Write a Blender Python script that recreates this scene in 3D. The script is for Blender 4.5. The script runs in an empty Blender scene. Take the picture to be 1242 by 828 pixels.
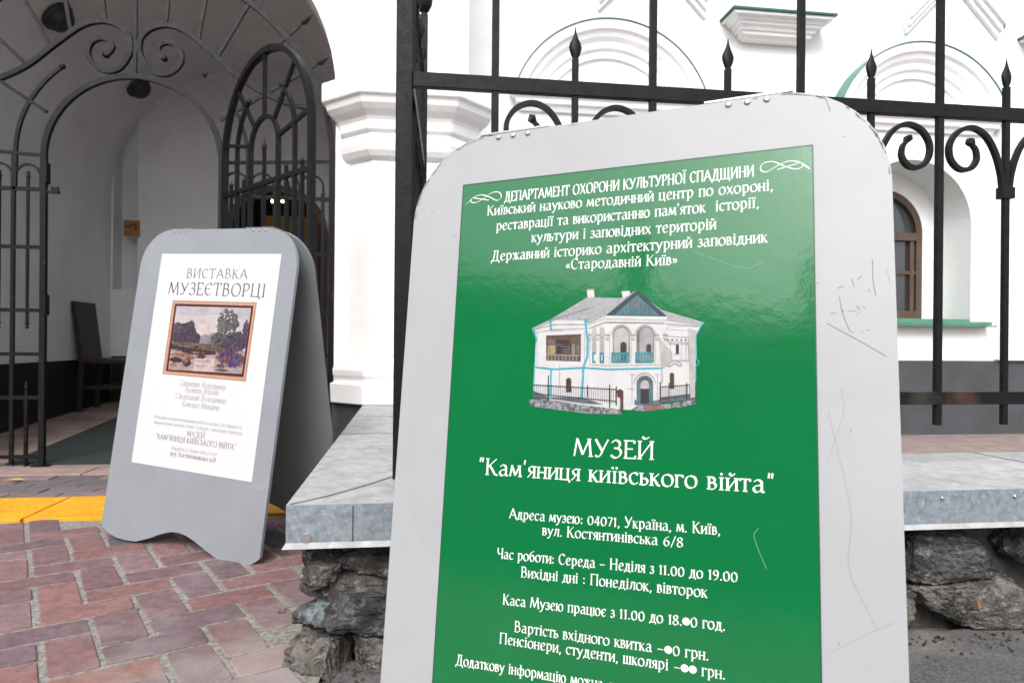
import bpy, bmesh, math, random
from mathutils import Vector, Matrix, noise
R = math.radians
sc = bpy.context.scene
C = sc.collection
rnd = random.Random(7)

# ------------------------------------------------------------------ camera
cd = bpy.data.cameras.new('camera')
cam = bpy.data.objects.new('camera', cd); C.objects.link(cam)
EYE = 0.76
cam.matrix_world = (Matrix.Translation((0, 0, EYE)) @ Matrix.Rotation(R(-8.0), 4, 'Z')
                    @ Matrix.Rotation(R(90), 4, 'X') @ Matrix.Rotation(R(0.5), 4, 'Z'))
cd.sensor_width = 36.0
cd.lens = 24.93
cd.clip_start = 0.02
cd.clip_end = 2000
cd.dof.use_dof = True
cd.dof.focus_distance = 1.45
cd.dof.aperture_fstop = 8.0
sc.camera = cam

# ------------------------------------------------------------------ sky, sun, exposure
SUN_EL, SUN_AZ = 43.0, 198.0        # azimuth clockwise from +Y (the street side, behind and left of the camera)
w = bpy.data.worlds.new('World'); sc.world = w; w.use_nodes = True
nt = w.node_tree; nt.nodes.clear()
sky = nt.nodes.new('ShaderNodeTexSky'); sky.sky_type = 'NISHITA'; sky.sun_disc = False
sky.sun_elevation = R(SUN_EL); sky.sun_rotation = R(SUN_AZ)
sky.dust_density = 3.0; sky.air_density = 1.0
hs = nt.nodes.new('ShaderNodeHueSaturation'); hs.inputs['Saturation'].default_value = 0.32
bg = nt.nodes.new('ShaderNodeBackground'); bg.inputs['Strength'].default_value = 0.15
wo = nt.nodes.new('ShaderNodeOutputWorld')
nt.links.new(sky.outputs[0], hs.inputs['Color']); nt.links.new(hs.outputs[0], bg.inputs[0]); nt.links.new(bg.outputs[0], wo.inputs[0])
sl = bpy.data.lights.new('sun', 'SUN'); sl.energy = 1.0; sl.angle = R(30); sl.color = (1.0, .97, .93)
sun = bpy.data.objects.new('sun', sl); C.objects.link(sun)
sd = Vector((math.sin(R(SUN_AZ)) * math.cos(R(SUN_EL)), math.cos(R(SUN_AZ)) * math.cos(R(SUN_EL)), math.sin(R(SUN_EL))))
sun.rotation_euler = sd.to_track_quat('Z', 'Y').to_euler()
vs = sc.view_settings
vs.view_transform = 'Standard'; vs.look = 'None'; vs.gamma = 1.0; vs.exposure = 1.0; vs.use_curve_mapping = False

# ------------------------------------------------------------------ helpers
class MB:
    """collects faces; build() links them as one mesh object"""
    def __init__(s): s.v = []; s.f = []; s.m = []; s.c = []; s.sm = []
    def add(s, vs_, fs, m=0, col=None, smooth=False):
        o = len(s.v); s.v += [tuple(p) for p in vs_]
        for f in fs:
            s.f.append([i + o for i in f]); s.m.append(m); s.c.append(col); s.sm.append(smooth)
    def box(s, x0, x1, y0, y1, z0, z1, m=0, col=None):
        v = [(x, y, z) for z in (z0, z1) for y in (y0, y1) for x in (x0, x1)]
        s.add(v, [(0, 2, 3, 1), (4, 5, 7, 6), (0, 1, 5, 4), (2, 6, 7, 3), (0, 4, 6, 2), (1, 3, 7, 5)], m, col)
    def quad(s, a, b, c, d, m=0): s.add([a, b, c, d], [(0, 1, 2, 3)], m)
    def ngon(s, pts, m=0): s.add(pts, [tuple(range(len(pts)))], m)
    def prism(s, pts, d, m=0, smooth=False):
        """closed outline pts pushed along the vector d"""
        n = len(pts); d = Vector(d); a = [Vector(p) for p in pts]; b = [p + d for p in a]
        s.add(a + b, [tuple(range(n - 1, -1, -1)), tuple(range(n, 2 * n))], m)
        s.add(a + b, [(i, (i + 1) % n, n + (i + 1) % n, n + i) for i in range(n)], m, smooth=smooth)
    def sweep(s, pts, nrm, hw, hd, m=0, sides=4, taper=None, closed=False):
        """bar along a curve lying in the plane with normal nrm; half width hw in the plane, hd along the normal"""
        P = [Vector(p) for p in pts]; nrm = Vector(nrm).normalized(); n = len(P); vv = []
        for i, p in enumerate(P):
            if closed: t = P[(i + 1) % n] - P[i - 1]
            else: t = P[min(i + 1, n - 1)] - P[max(i - 1, 0)]
            t.normalize(); b = t.cross(nrm).normalized(); k = taper[i] if taper else 1.0
            if sides == 4: ring = [(1, 1), (-1, 1), (-1, -1), (1, -1)]
            else: ring = [(math.cos(2 * math.pi * j / sides), math.sin(2 * math.pi * j / sides)) for j in range(sides)]
            vv += [p + b * (hw * k * a) + nrm * (hd * k * c) for a, c in ring]
        K = sides; fs = []
        for i in range(n if closed else n - 1):
            j = (i + 1) % n
            fs += [(i * K + q, i * K + (q + 1) % K, j * K + (q + 1) % K, j * K + q) for q in range(K)]
        s.add(vv, fs, m, smooth=(sides > 4))
        if not closed:
            s.add(vv, [tuple(range(K - 1, -1, -1)), tuple(range((n - 1) * K, n * K))], m)
    def lathe(s, prof, c, seg=12, sx=1.0, sy=1.0, m=0, axis='z', smooth=True):
        vv = []
        for r, h in prof:
            for k in range(seg):
                a = 2 * math.pi * k / seg; x, y = r * math.cos(a) * sx, r * math.sin(a) * sy
                vv.append((c[0] + x, c[1] + y, c[2] + h) if axis == 'z' else (c[0] + x, c[1] + h, c[2] + y))
        fs = []
        for i in range(len(prof) - 1):
            for k in range(seg):
                l = (k + 1) % seg
                fs.append((i * seg + k, i * seg + l, (i + 1) * seg + l, (i + 1) * seg + k))
        s.add(vv, fs, m, smooth=smooth)
        s.add(vv, [tuple(range(seg - 1, -1, -1)), tuple(range((len(prof) - 1) * seg, len(prof) * seg))], m)
    def build(s, name, mats, parent=None, bevel=0, smooth=False, local=True, weld=False):
        me = bpy.data.meshes.new(name)
        off = Vector((0, 0, 0))
        if parent is not None and not local:
            q = parent
            while q is not None: off += q.location; q = q.parent
        me.from_pydata([tuple(Vector(p) - off) for p in s.v], [], s.f)
        for m in (mats if isinstance(mats, (list, tuple)) else [mats]): me.materials.append(m)
        me.polygons.foreach_set('material_index', s.m)
        me.polygons.foreach_set('use_smooth', [smooth or k for k in s.sm])
        if any(c is not None for c in s.c):
            at = me.color_attributes.new('tint', 'FLOAT_COLOR', 'CORNER')
            for p, c in zip(me.polygons, s.c):
                for li in p.loop_indices: at.data[li].color = (*(c or (1, 1, 1)), 1)
        bm = bmesh.new(); bm.from_mesh(me)
        if weld: bmesh.ops.remove_doubles(bm, verts=bm.verts, dist=1e-5)
        bmesh.ops.recalc_face_normals(bm, faces=bm.faces)
        bm.to_mesh(me); bm.free(); me.update()
        o = bpy.data.objects.new(name, me); C.objects.link(o)
        if parent is not None: o.parent = parent
        if bevel:
            b = o.modifiers.new('edge', 'BEVEL'); b.width = bevel; b.segments = 2; b.limit_method = 'ANGLE'; b.angle_limit = R(40)
        return o

def thing(name, label, cat, loc=(0, 0, 0), rot=(0, 0, 0), group=None):
    o = bpy.data.objects.new(name, None); C.objects.link(o)
    o.location = loc; o.rotation_euler = rot; o.empty_display_size = .1
    o['label'] = label; o['category'] = cat
    if group: o['group'] = group
    return o
def tag(o, label, cat, group=None):
    o['label'] = label; o['category'] = cat
    if group: o['group'] = group
    return o
def struct(o, kind='structure'):
    o['kind'] = kind; return o

def spline(pts, n=8, closed=False):
    """Catmull-Rom through the points"""
    P = [Vector(p) for p in pts]; out = []; N = len(P)
    rng = range(N if closed else N - 1)
    for i in rng:
        if closed: a, b, c, d = P[i - 1], P[i], P[(i + 1) % N], P[(i + 2) % N]
        else:
            b, c = P[i], P[i + 1]
            a = P[i - 1] if i else b * 2 - c
            d = P[i + 2] if i + 2 < N else c * 2 - b
        for k in range(n):
            t = k / n
            out.append(0.5 * ((2 * b) + (c - a) * t + (2 * a - 5 * b + 4 * c - d) * t * t + (3 * b - a - 3 * c + d) * t ** 3))
    if not closed: out.append(P[-1].copy())
    return out

# ------------------------------------------------------------------ materials
def mat(name, col, rough=.6, var=0, scale=8, metal=0, bump=0, bscale=60, col2=None, spec=.5, emit=None, detail=6, tint=False, rvar=0, mask=(.4, .62), bdetail=4, stretch=None, coat=0):
    m = bpy.data.materials.new(name); m.use_nodes = True; n = m.node_tree; b = n.nodes['Principled BSDF']
    b.inputs['Roughness'].default_value = rough; b.inputs['Metallic'].default_value = metal
    b.inputs['Specular IOR Level'].default_value = spec
    b.inputs['Base Color'].default_value = (*col, 1)
    if coat: b.inputs['Coat Weight'].default_value = coat; b.inputs['Coat Roughness'].default_value = .08
    tc = n.nodes.new('ShaderNodeTexCoord'); src = tc.outputs['Object']
    if stretch:
        mp = n.nodes.new('ShaderNodeMapping'); mp.inputs['Scale'].default_value = stretch
        n.links.new(src, mp.inputs['Vector']); src = mp.outputs[0]
    out = None
    if var or col2:
        t = n.nodes.new('ShaderNodeTexNoise'); t.inputs['Scale'].default_value = scale; t.inputs['Detail'].default_value = detail; t.inputs['Roughness'].default_value = .62
        n.links.new(src, t.inputs['Vector'])
        mr = n.nodes.new('ShaderNodeMapRange'); mr.inputs[1].default_value = mask[0]; mr.inputs[2].default_value = mask[1]
        n.links.new(t.outputs['Fac'], mr.inputs[0])
        mx = n.nodes.new('ShaderNodeMix'); mx.data_type = 'RGBA'
        c2 = col2 or tuple(max(0, c * (1 - var)) for c in col)
        mx.inputs[6].default_value = (*col, 1); mx.inputs[7].default_value = (*c2, 1)
        n.links.new(mr.outputs[0], mx.inputs[0]); out = mx.outputs[2]
        if rvar:
            rr = n.nodes.new('ShaderNodeMapRange'); rr.inputs[1].default_value = .3; rr.inputs[2].default_value = .7
            rr.inputs[3].default_value = rough - rvar; rr.inputs[4].default_value = rough + rvar
            n.links.new(t.outputs['Fac'], rr.inputs[0]); n.links.new(rr.outputs[0], b.inputs['Roughness'])
    if tint:
        at = n.nodes.new('ShaderNodeAttribute'); at.attribute_name = 'tint'
        ml = n.nodes.new('ShaderNodeMix'); ml.data_type = 'RGBA'; ml.blend_type = 'MULTIPLY'; ml.inputs[0].default_value = 1
        if out: n.links.new(out, ml.inputs[6])
        else: ml.inputs[6].default_value = (*col, 1)
        n.links.new(at.outputs['Color'], ml.inputs[7]); out = ml.outputs[2]
    if out: n.links.new(out, b.inputs['Base Color'])
    if bump:
        t2 = n.nodes.new('ShaderNodeTexNoise'); t2.inputs['Scale'].default_value = bscale; t2.inputs['Detail'].default_value = bdetail
        n.links.new(src, t2.inputs['Vector'])
        bp = n.nodes.new('ShaderNodeBump'); bp.inputs['Strength'].default_value = 1; bp.inputs['Distance'].default_value = bump
        n.links.new(t2.outputs['Fac'], bp.inputs['Height']); n.links.new(bp.outputs[0], b.inputs['Normal'])
    if emit:
        b.inputs['Emission Color'].default_value = (*emit[:3], 1); b.inputs['Emission Strength'].default_value = emit[3]
    return m
def nodes_of(m): return m.node_tree, m.node_tree.nodes['Principled BSDF']
def overlay(m, col, scale, lo, hi, amount=1.0, stretch=None, detail=8):
    """mix a second colour over the material's base colour through a noise mask (dirt with a shape of its own)"""
    n, b = nodes_of(m)
    tc = n.nodes.new('ShaderNodeTexCoord'); t = n.nodes.new('ShaderNodeTexNoise')
    t.inputs['Scale'].default_value = scale; t.inputs['Detail'].default_value = detail; t.inputs['Roughness'].default_value = .65
    mp = n.nodes.new('ShaderNodeMapping'); mp.inputs['Location'].default_value = (3.7, 1.3, 2.1)
    if stretch: mp.inputs['Scale'].default_value = stretch
    n.links.new(tc.outputs['Object'], mp.inputs[0]); n.links.new(mp.outputs[0], t.inputs['Vector'])
    r = n.nodes.new('ShaderNodeMapRange'); r.inputs[1].default_value = lo; r.inputs[2].default_value = hi; r.inputs[4].default_value = amount
    n.links.new(t.outputs['Fac'], r.inputs[0])
    mx = n.nodes.new('ShaderNodeMix'); mx.data_type = 'RGBA'
    n.links.new(r.outputs[0], mx.inputs[0])
    l = b.inputs['Base Color'].links
    if l: n.links.new(l[0].from_socket, mx.inputs[6])
    else: mx.inputs[6].default_value = b.inputs['Base Color'].default_value
    mx.inputs[7].default_value = (*col, 1)
    n.links.new(mx.outputs[2], b.inputs['Base Color'])
    return m

M = {}
M['white_wall'] = mat('white_plaster', (.86, .86, .86), .85, var=.06, scale=2.5, bump=.004, bscale=14)
overlay(M['white_wall'], (.74, .74, .74), 1.3, .58, .75, .5, stretch=(3, 3, .7))
M['trim'] = mat('white_trim_plaster', (.86, .86, .86), .8, var=.05, scale=5, bump=.002, bscale=30)
M['inside'] = mat('passage_plaster', (.78, .785, .80), .9, var=.10, scale=1.6, bump=.004, bscale=18)
overlay(M['inside'], (.60, .60, .61), 2.2, .55, .8, .6)
M['dado'] = mat('dark_grey_dado_paint', (.058, .061, .068), .6, var=.25, scale=3, bump=.002, bscale=40)
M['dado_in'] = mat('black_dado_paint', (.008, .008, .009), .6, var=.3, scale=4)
M['iron'] = mat('black_wrought_iron_paint', (.0045, .0048, .006), .5, spec=.22, var=.35, scale=40, bump=.0006, bscale=160, rvar=.12)
overlay(M['iron'], (.06, .056, .054), 35, .68, .76, .6)
overlay(M['iron'], (.20, .06, .025), 6, .74, .78, .8)
M['gate_iron'] = mat('grey_worn_gate_paint', (.0065, .0072, .0085), .45, spec=.22, var=.4, scale=30, bump=.0006, bscale=120, rvar=.12)
overlay(M['gate_iron'], (.075, .08, .088), 30, .60, .78, .55)
M['board'] = mat('white_painted_sign_board', (.352, .362, .376), .42, var=.05, scale=5, bump=.0001, bscale=220)
overlay(M['board'], (.20, .20, .205), 28, .70, .76, .4, stretch=(1, 1, .35))
overlay(M['board'], (.275, .285, .30), 4, .52, .72, .35)
M['board_grey'] = mat('light_grey_painted_sign_board', (.245, .262, .288), .45, var=.08, scale=5, bump=.0001, bscale=220)
overlay(M['board_grey'], (.33, .35, .375), 9, .60, .74, .5, stretch=(.6, 1, 2))
M['board_grey_shaded'] = mat('shade_darkened_rear_board', (.17, .178, .188), .5, var=.1, scale=5)  # board grey darkened to stand in for the shade inside the A-frame
M['edge'] = mat('dark_cut_board_edge', (.22, .23, .24), .6, var=.3, scale=40)
M['green'] = mat('glossy_green_poster_print', (.004, .138, .040), .10, var=.05, scale=7, bump=.00022, bscale=45, spec=.75, rvar=.03)
M['green_border'] = mat('dark_green_poster_edge', (.01, .06, .03), .4)
M['letter'] = mat('white_print', (.78, .79, .78), .35)
M['paper'] = mat('white_poster_paper', (.57, .57, .58), .5, var=.02, scale=3)
M['ink1'] = mat('grey_print_ink', (.06, .055, .06), .6)
M['ink2'] = mat('mauve_grey_print_ink', (.035, .02, .032), .6)
M['ink3'] = mat('pale_grey_print_ink', (.26, .255, .26), .6)
M['scratch_pale'] = mat('pale_grey_scratch', (.255, .265, .28), .5)
M['scratch'] = mat('grey_scratch', (.15, .15, .16), .7)
M['scratch_green'] = mat('pale_green_scratch', (.14, .36, .22), .5)
M['rivet'] = mat('steel_rivet', (.45, .45, .46), .35, metal=.8)
M['zinc_top'] = mat('dusty_zinc_sheet', (.40, .405, .405), .62, metal=.1, var=.25, scale=22, detail=10, bump=.0015, bscale=14, rvar=.1)
overlay(M['zinc_top'], (.17, .155, .14), 2.6, .64, .72, .8)
overlay(M['zinc_top'], (.62, .60, .57), 14, .60, .70, .5)
M['zinc'] = mat('blue_grey_galvanised_sheet', (.30, .345, .385), .45, metal=.3, var=.45, scale=60, bump=.0008, bscale=30, rvar=.12, detail=12, mask=(.35, .68))
overlay(M['zinc'], (.50, .54, .58), 70, .57, .68, .6); overlay(M['zinc'], (.10, .10, .10), 18, .64, .78, .5)
M['seam'] = mat('dark_sheet_seam', (.04, .04, .04), .8)
M['stone'] = mat('dark_rough_boulder', (.155, .15, .147), .95, var=.75, scale=18, bump=.03, bscale=75, detail=10, bdetail=9, tint=True)
overlay(M['stone'], (.37, .36, .35), 34, .54, .68, .7); overlay(M['stone'], (.025, .023, .022), 48, .56, .68, .8)
M['mortar'] = mat('grey_rubble_mortar', (.06, .056, .053), .95, var=.5, scale=14, bump=.01, bscale=50, bdetail=8)
M['asphalt'] = mat('grey_gritty_asphalt', (.15, .145, .143), .9, var=.55, scale=130, bump=.006, bscale=260, detail=8, bdetail=8)
overlay(M['asphalt'], (.30, .285, .265), 3, .5, .72, .6)
M['brick'] = mat('weathered_clay_pavers', (1, 1, 1), .82, var=.33, scale=26, bump=.0022, bscale=150, tint=True, detail=8, bdetail=8)
overlay(M['brick'], (.31, .27, .265), 5, .55, .76, .45)
overlay(M['brick'], (.40, .37, .35), 40, .62, .72, .5); overlay(M['brick'], (.05, .04, .04), 150, .60, .72, .5); overlay(M['brick'], (.46, .40, .38), 210, .62, .72, .55)
def dust_near(m, c, r0, r1, col, amount):
    """trodden dust lying on the paving round a spot by the wall end"""
    n, b = nodes_of(m); tc = n.nodes.new('ShaderNodeTexCoord'); t = n.nodes.new('ShaderNodeTexNoise'); t.inputs['Scale'].default_value = 7; t.inputs['Detail'].default_value = 8
    n.links.new(tc.outputs['Object'], t.inputs['Vector'])
    vd = n.nodes.new('ShaderNodeVectorMath'); vd.operation = 'DISTANCE'; vd.inputs[1].default_value = c; n.links.new(tc.outputs['Object'], vd.inputs[0])
    ad = n.nodes.new('ShaderNodeMath'); ad.operation = 'MULTIPLY_ADD'; ad.inputs[1].default_value = .9; n.links.new(t.outputs['Fac'], ad.inputs[0]); n.links.new(vd.outputs['Value'], ad.inputs[2])
    r = n.nodes.new('ShaderNodeMapRange'); r.inputs[1].default_value = r0 + .45; r.inputs[2].default_value = r1 + .45; r.inputs[3].default_value = amount; r.inputs[4].default_value = 0
    n.links.new(ad.outputs[0], r.inputs[0]); mx = n.nodes.new('ShaderNodeMix'); mx.data_type = 'RGBA'; n.links.new(r.outputs[0], mx.inputs[0])
    n.links.new(b.inputs['Base Color'].links[0].from_socket, mx.inputs[6]); mx.inputs[7].default_value = (*col, 1); n.links.new(mx.outputs[2], b.inputs['Base Color'])
dust_near(M['brick'], (-.25, 1.50, 0), .10, .62, (.30, .275, .265), .8)
M['grout'] = mat('sandy_pale_grout', (.31, .29, .26), .95, var=.5, scale=60, bump=.005, bscale=200)
overlay(M['grout'], (.10, .13, .045), 5, .66, .74, .7)
M['far_paver'] = mat('grey_brown_pavers', (1, 1, 1), .85, var=.25, scale=14, bump=.002, bscale=90, tint=True)
M['threshold'] = mat('pinkish_stone_threshold', (.33, .23, .21), .8, var=.25, scale=9, bump=.002, bscale=60)
M['pass_floor'] = mat('worn_pinkish_stone_floor', (.30, .22, .20), .8, var=.35, scale=4, bump=.002, bscale=30)
overlay(M['pass_floor'], (.15, .12, .11), 3, .55, .7, .6)
M['yellow'] = mat('yellow_tactile_plastic', (.72, .35, .010), .6, var=.18, scale=7, bump=.0008, bscale=80)
overlay(M['yellow'], (.55, .40, .16), 9, .60, .72, .5)
M['mat'] = mat('dark_green_doormat_pile', (.020, .034, .032), .95, var=.4, scale=120, bump=.004, bscale=400)
M['court'] = mat('pinkish_courtyard_paving', (.27, .205, .19), .9, var=.3, scale=8, bump=.003, bscale=60)
M['green_metal'] = mat('green_painted_flashing', (.085, .23, .165), .5, var=.15, scale=9)
M['dk_green_metal'] = mat('dark_green_painted_cap', (.02, .12, .075), .5, var=.2, scale=9)
M['wood'] = mat('brown_varnished_wood', (.115, .055, .030), .5, var=.4, scale=6, stretch=(6, 6, .8), bump=.001, bscale=30)
M['win_wood'] = mat('brown_window_wood', (.085, .052, .038), .55, var=.3, scale=8, stretch=(6, 6, .8))
M['glass'] = mat('dark_window_glass', (.03, .032, .036), .06, spec=.8)
M['curtain'] = mat('grey_net_curtain', (.22, .22, .23), .9, var=.4, scale=20, stretch=(8, 1, .4))
M['chair_wood'] = mat('dark_brown_chair_wood', (.016, .007, .005), .5, var=.3, scale=5)
M['plaque'] = mat('orange_brown_plaque', (.34, .16, .035), .5, var=.2, scale=20)
M['plaque_mark'] = mat('dark_plaque_print', (.06, .03, .015), .6)
M['lamp_body'] = mat('dark_lamp_cover', (.03, .028, .028), .45)
M['bulb'] = mat('lit_lamp_bulb', (1, .9, .6), .5, emit=(1.0, .78, .42, 9))
M['room'] = mat('ochre_inner_wall', (.40, .27, .075), .8, var=.15, scale=3)
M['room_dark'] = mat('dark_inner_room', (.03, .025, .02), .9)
M['brass'] = mat('brass_lock', (.42, .26, .09), .35, metal=.8)
M['leaf'] = mat('orange_dry_leaf', (.26, .095, .03), .7, var=.3, scale=60)
M['leaf_y'] = mat('yellow_fallen_leaf', (.70, .50, .06), .7, var=.2, scale=60)
M['weed'] = mat('green_weed_leaf', (.07, .13, .03), .7, var=.3, scale=40)
M['cyan_mark'] = mat('faded_cyan_paint_mark', (.30, .52, .55), .9, var=.5, scale=40)

# ------------------------------------------------------------------ ground
g = MB(); g.box(-300, 300, -300, 300, -.5, -.030)
struct(g.build('ground', M['asphalt']))
g = MB()
for i in range(1):      # the asphalt strip in front of the low wall, with a few centimetres of unevenness
    nx, ny = 90, 70; x0, x1, y0, y1 = -.32, 5.5, -3.0, 1.74
    vv = [(x0 + (x1 - x0) * a / nx, y0 + (y1 - y0) * b / ny,
           -.014 + .010 * noise.noise((a * .35, b * .35, 1)) + .006 * noise.noise((a * .9, b * .9, 4))) for b in range(ny + 1) for a in range(nx + 1)]
    g.add(vv, [(b * (nx + 1) + a, b * (nx + 1) + a + 1, (b + 1) * (nx + 1) + a + 1, (b + 1) * (nx + 1) + a) for b in range(ny) for a in range(nx)])
struct(g.build('asphalt_path', M['asphalt'], smooth=True))

# brick pavement in herringbone, laid askew to the wall
bx = MB(); A = .1185; G2 = .0065
org = Vector((-.6536 + .12 * math.sin(R(27)), 2.1843 - .12 * math.cos(R(27))))
eu = Vector((math.cos(R(27.5)), math.sin(R(27.5)))); ev = Vector((-eu.y, eu.x))
TONES = [(.255, .105, .095), (.23, .10, .10), (.205, .095, .105), (.30, .115, .085), (.17, .095, .115), (.26, .12, .115), (.34, .125, .08), (.10, .085, .095), (.22, .115, .12), (.085, .082, .082)]
WT = [4, 5, 5, 2, 4.5, 4.5, 1.1, 1.3, 5, .9]
def brick(u0, v0, du, dv):
    cx = org + eu * ((u0 + du / 2) * A) + ev * ((v0 + dv / 2) * A)
    if not (-6.5 < cx.x < -.12 and -2.6 < cx.y < 3.10): return
    if cx.x > -.30 and cx.y > 1.5: return
    hx, hy = du * A / 2 - G2, dv * A / 2 - G2
    if dv > du: hx -= .002
    z = .0015 + rnd.uniform(-.0022, .0022); col = rnd.choices(TONES, WT)[0]; k = rnd.uniform(.82, 1.10)
    lu = sum(col) / 3; col = tuple((c * .77 + lu * .23) * k for c in col)
    j = lambda: rnd.uniform(-.003, .003)
    b = .003
    cr = [(-1, -1), (1, -1), (1, 1), (-1, 1)]
    jit = [(j(), j()) for _ in cr]
    def ring(ins, zz):
        r = []
        for (sx, sy), (jx, jy) in zip(cr, jit):
            ca = .006
            # each corner is cut by two points so that bricks look worn
            for (ax, ay) in (((ca, 0), (0, ca)) if (sx * sy) < 0 else ((0, ca), (ca, 0))):
                p = cx + eu * (sx * (hx - ins - ax) + jx) + ev * (sy * (hy - ins - ay) + jy)
                r.append((p.x, p.y, zz))
        return r
    r0, r1, r2 = ring(0, -.03), ring(0, z - b), ring(b, z)
    n = 8; vv = r0 + r1 + r2
    fs = [(k_ * n + i, k_ * n + (i + 1) % n, (k_ + 1) * n + (i + 1) % n, (k_ + 1) * n + i) for k_ in (0, 1) for i in range(n)] + [tuple(range(16, 24))]
    bx.add(vv, fs, 0, col)
for n in range(-45, 46):
    for m4 in range(-14, 15):
        brick(n + 4 * m4, n, 2, 1)
        brick(n + 4 * m4 + 2, n - 1, 1, 2)
struct(bx.build('brick_pavement', M['brick']))
g = MB()
nx, ny = 120, 110; x0, x1, y0, y1 = -6.6, -.2, -2.7, 3.17
vv = [(x0 + (x1 - x0) * a / nx, y0 + (y1 - y0) * b / ny, -.0022 + .0025 * noise.noise((a * .8, b * .8, 2))) for b in range(ny + 1) for a in range(nx + 1)]
g.add(vv, [(b * (nx + 1) + a, b * (nx + 1) + a + 1, (b + 1) * (nx + 1) + a + 1, (b + 1) * (nx + 1) + a) for b in range(ny) for a in range(nx)])
struct(g.build('paving_grout', M['grout'], smooth=True))

# pavers between the yellow strip and the gate, threshold, yellow tactile strip
g = MB()
y = 3.64; row = 0
while y < 4.22:
    x = -6.5 - (row % 2) * .12
    while x < -.32:
        t = rnd.choice([(.17, .135, .135), (.20, .145, .14), (.145, .125, .135), (.22, .15, .14)]); k = rnd.uniform(.85, 1.15)
        x1_ = min(x + .235, -.3)
        z = rnd.uniform(-.002, .002)
        if x1_ - x > .05: g.box(x, x1_, y, y + .112, -.03, z, 0, tuple(c * k for c in t))
        x += .241
    y += .118; row += 1
g.build('far_pavement', M['far_paver'], bevel=.003); struct(bpy.data.objects['far_pavement'])
g = MB(); g.box(-6.5, -.3, 3.12, 4.42, -.04, -.008); struct(g.build('pavement_bed', M['grout']))
g = MB()
for k in range(8): g.box(-6.4 + k * .765, -6.4 + (k + 1) * .765 - .006, 4.225, 4.43, -.03, .004 + .001 * (k % 3))
struct(g.build('threshold', M['threshold'], bevel=.004))
g = MB(); x = -6.2
while x < -.36:
    x1_ = min(x + .413, -.30); z = rnd.uniform(0, .002)
    yo = rnd.uniform(-.006, .006)
    g.box(x, x1_, 3.185 + yo, 3.615 + yo, -.02, .007 + z)
    nxx = max(1, int((x1_ - x) / .068))
    for a in range(nxx):
        for b in range(6):
            g.lathe([(.015, 0), (.012, .0014), (.008, .0022), (.003, .0025)], (x + .036 + a * .068, 3.225 + yo + b * .07, .007 + z), 8)
    x += .419
struct(g.build('tactile_paving', M['yellow'], bevel=.002))
g = MB(); g.box(.25, 9, 2.24, 5.6, -.03, .0); struct(g.build('courtyard_ground', M['court']))
g = MB()
g.add([(-3.02, 4.43, .004), (-.3, 4.43, .004), (-.3, 7.62, .13), (-3.02, 7.62, .13)], [(0, 1, 2, 3)])
struct(g.build('passage_floor', M['pass_floor']))

# ------------------------------------------------------------------ museum building
bld = thing('museum_building', 'white plastered museum with arched windows, gateway passage and dark grey dado', 'building', (0, 4.42, 0))
def arch_pts(cx, hw, zs, n=28, rise=None):
    rise = rise or hw
    return [(cx - hw * math.cos(math.pi * k / n), zs + rise * math.sin(math.pi * k / n)) for k in range(n + 1)]
def wall_with_arches(mb, x0, x1, z0, z1, Y, holes, depth, mi=0):
    x = x0
    for (cx, hw, zsill, zs, rise) in sorted(holes):
        mb.quad((x, Y, z0), (cx - hw, Y, z0), (cx - hw, Y, z1), (x, Y, z1), mi)
        if zsill > z0: mb.quad((cx - hw, Y, z0), (cx + hw, Y, z0), (cx + hw, Y, zsill), (cx - hw, Y, zsill), mi)
        a = arch_pts(cx, hw, zs, 28, rise)
        for (xa, za), (xb, zb) in zip(a, a[1:]):
            mb.quad((xa, Y, za), (xb, Y, zb), (xb, Y, z1), (xa, Y, z1), mi)
            mb.add([(xa, Y, za), (xb, Y, zb), (xb, Y + depth, zb), (xa, Y + depth, za)], [(0, 1, 2, 3)], mi, smooth=True)
        for xx in (cx - hw, cx + hw): mb.quad((xx, Y, zsill), (xx, Y, zs), (xx, Y + depth, zs), (xx, Y + depth, zsill), mi)
        mb.quad((cx - hw, Y, zsill), (cx + hw, Y, zsill), (cx + hw, Y + depth, zsill), (cx - hw, Y + depth, zsill), mi)
        x = cx + hw
    mb.quad((x, Y, z0), (x1, Y, z0), (x1, Y, z1), (x, Y, z1), mi)
# main facade
YM = 5.5; WINX = (1.53, 4.21, 6.89)
f = MB(); wall_with_arches(f, .30, 8.6, .6, 5.4, YM, [(x, .55, .955, 1.80, .535) for x in WINX], .40)
f.quad((8.6, YM, 0), (8.6, YM + 5, 0), (8.6, YM + 5, 5.4), (8.6, YM, 5.4))
f.quad((.3, YM, 5.4), (8.6, YM, 5.4), (8.6, YM + 5, 5.4), (.3, YM + 5, 5.4))
f.build('facade_wall', M['white_wall'], bld, local=False)
f = MB(); f.box(.42, 8.62, YM - .03, YM + .1, -.02, .63); f.build('dado', M['dado'], bld, local=False, bevel=.006)
f = MB(); f.box(4.98, 5.9, YM - .07, YM + .02, .632, 5.3); f.build('pilaster', M['trim'], bld, local=False, bevel=.01)
def ring_profile(mb, cx, cz, a0, a1, prof, Y, n=40):
    """moulding profile (radius, projection) swept along an arc on the wall"""
    vv = []; K = len(prof)
    for i in range(n + 1):
        a = R(a0 + (a1 - a0) * i / n)
        for r, p in prof: vv.append((cx + r * math.cos(a), Y - p, cz + r * math.sin(a)))
    fs = [(i * K + k, (i + 1) * K + k, (i + 1) * K + k + 1, i * K + k + 1) for i in range(n) for k in range(K - 1)]
    mb.add(vv, fs); mb.add(vv, [tuple(range(K)), tuple(range(n * K, n * K + K))])
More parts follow.
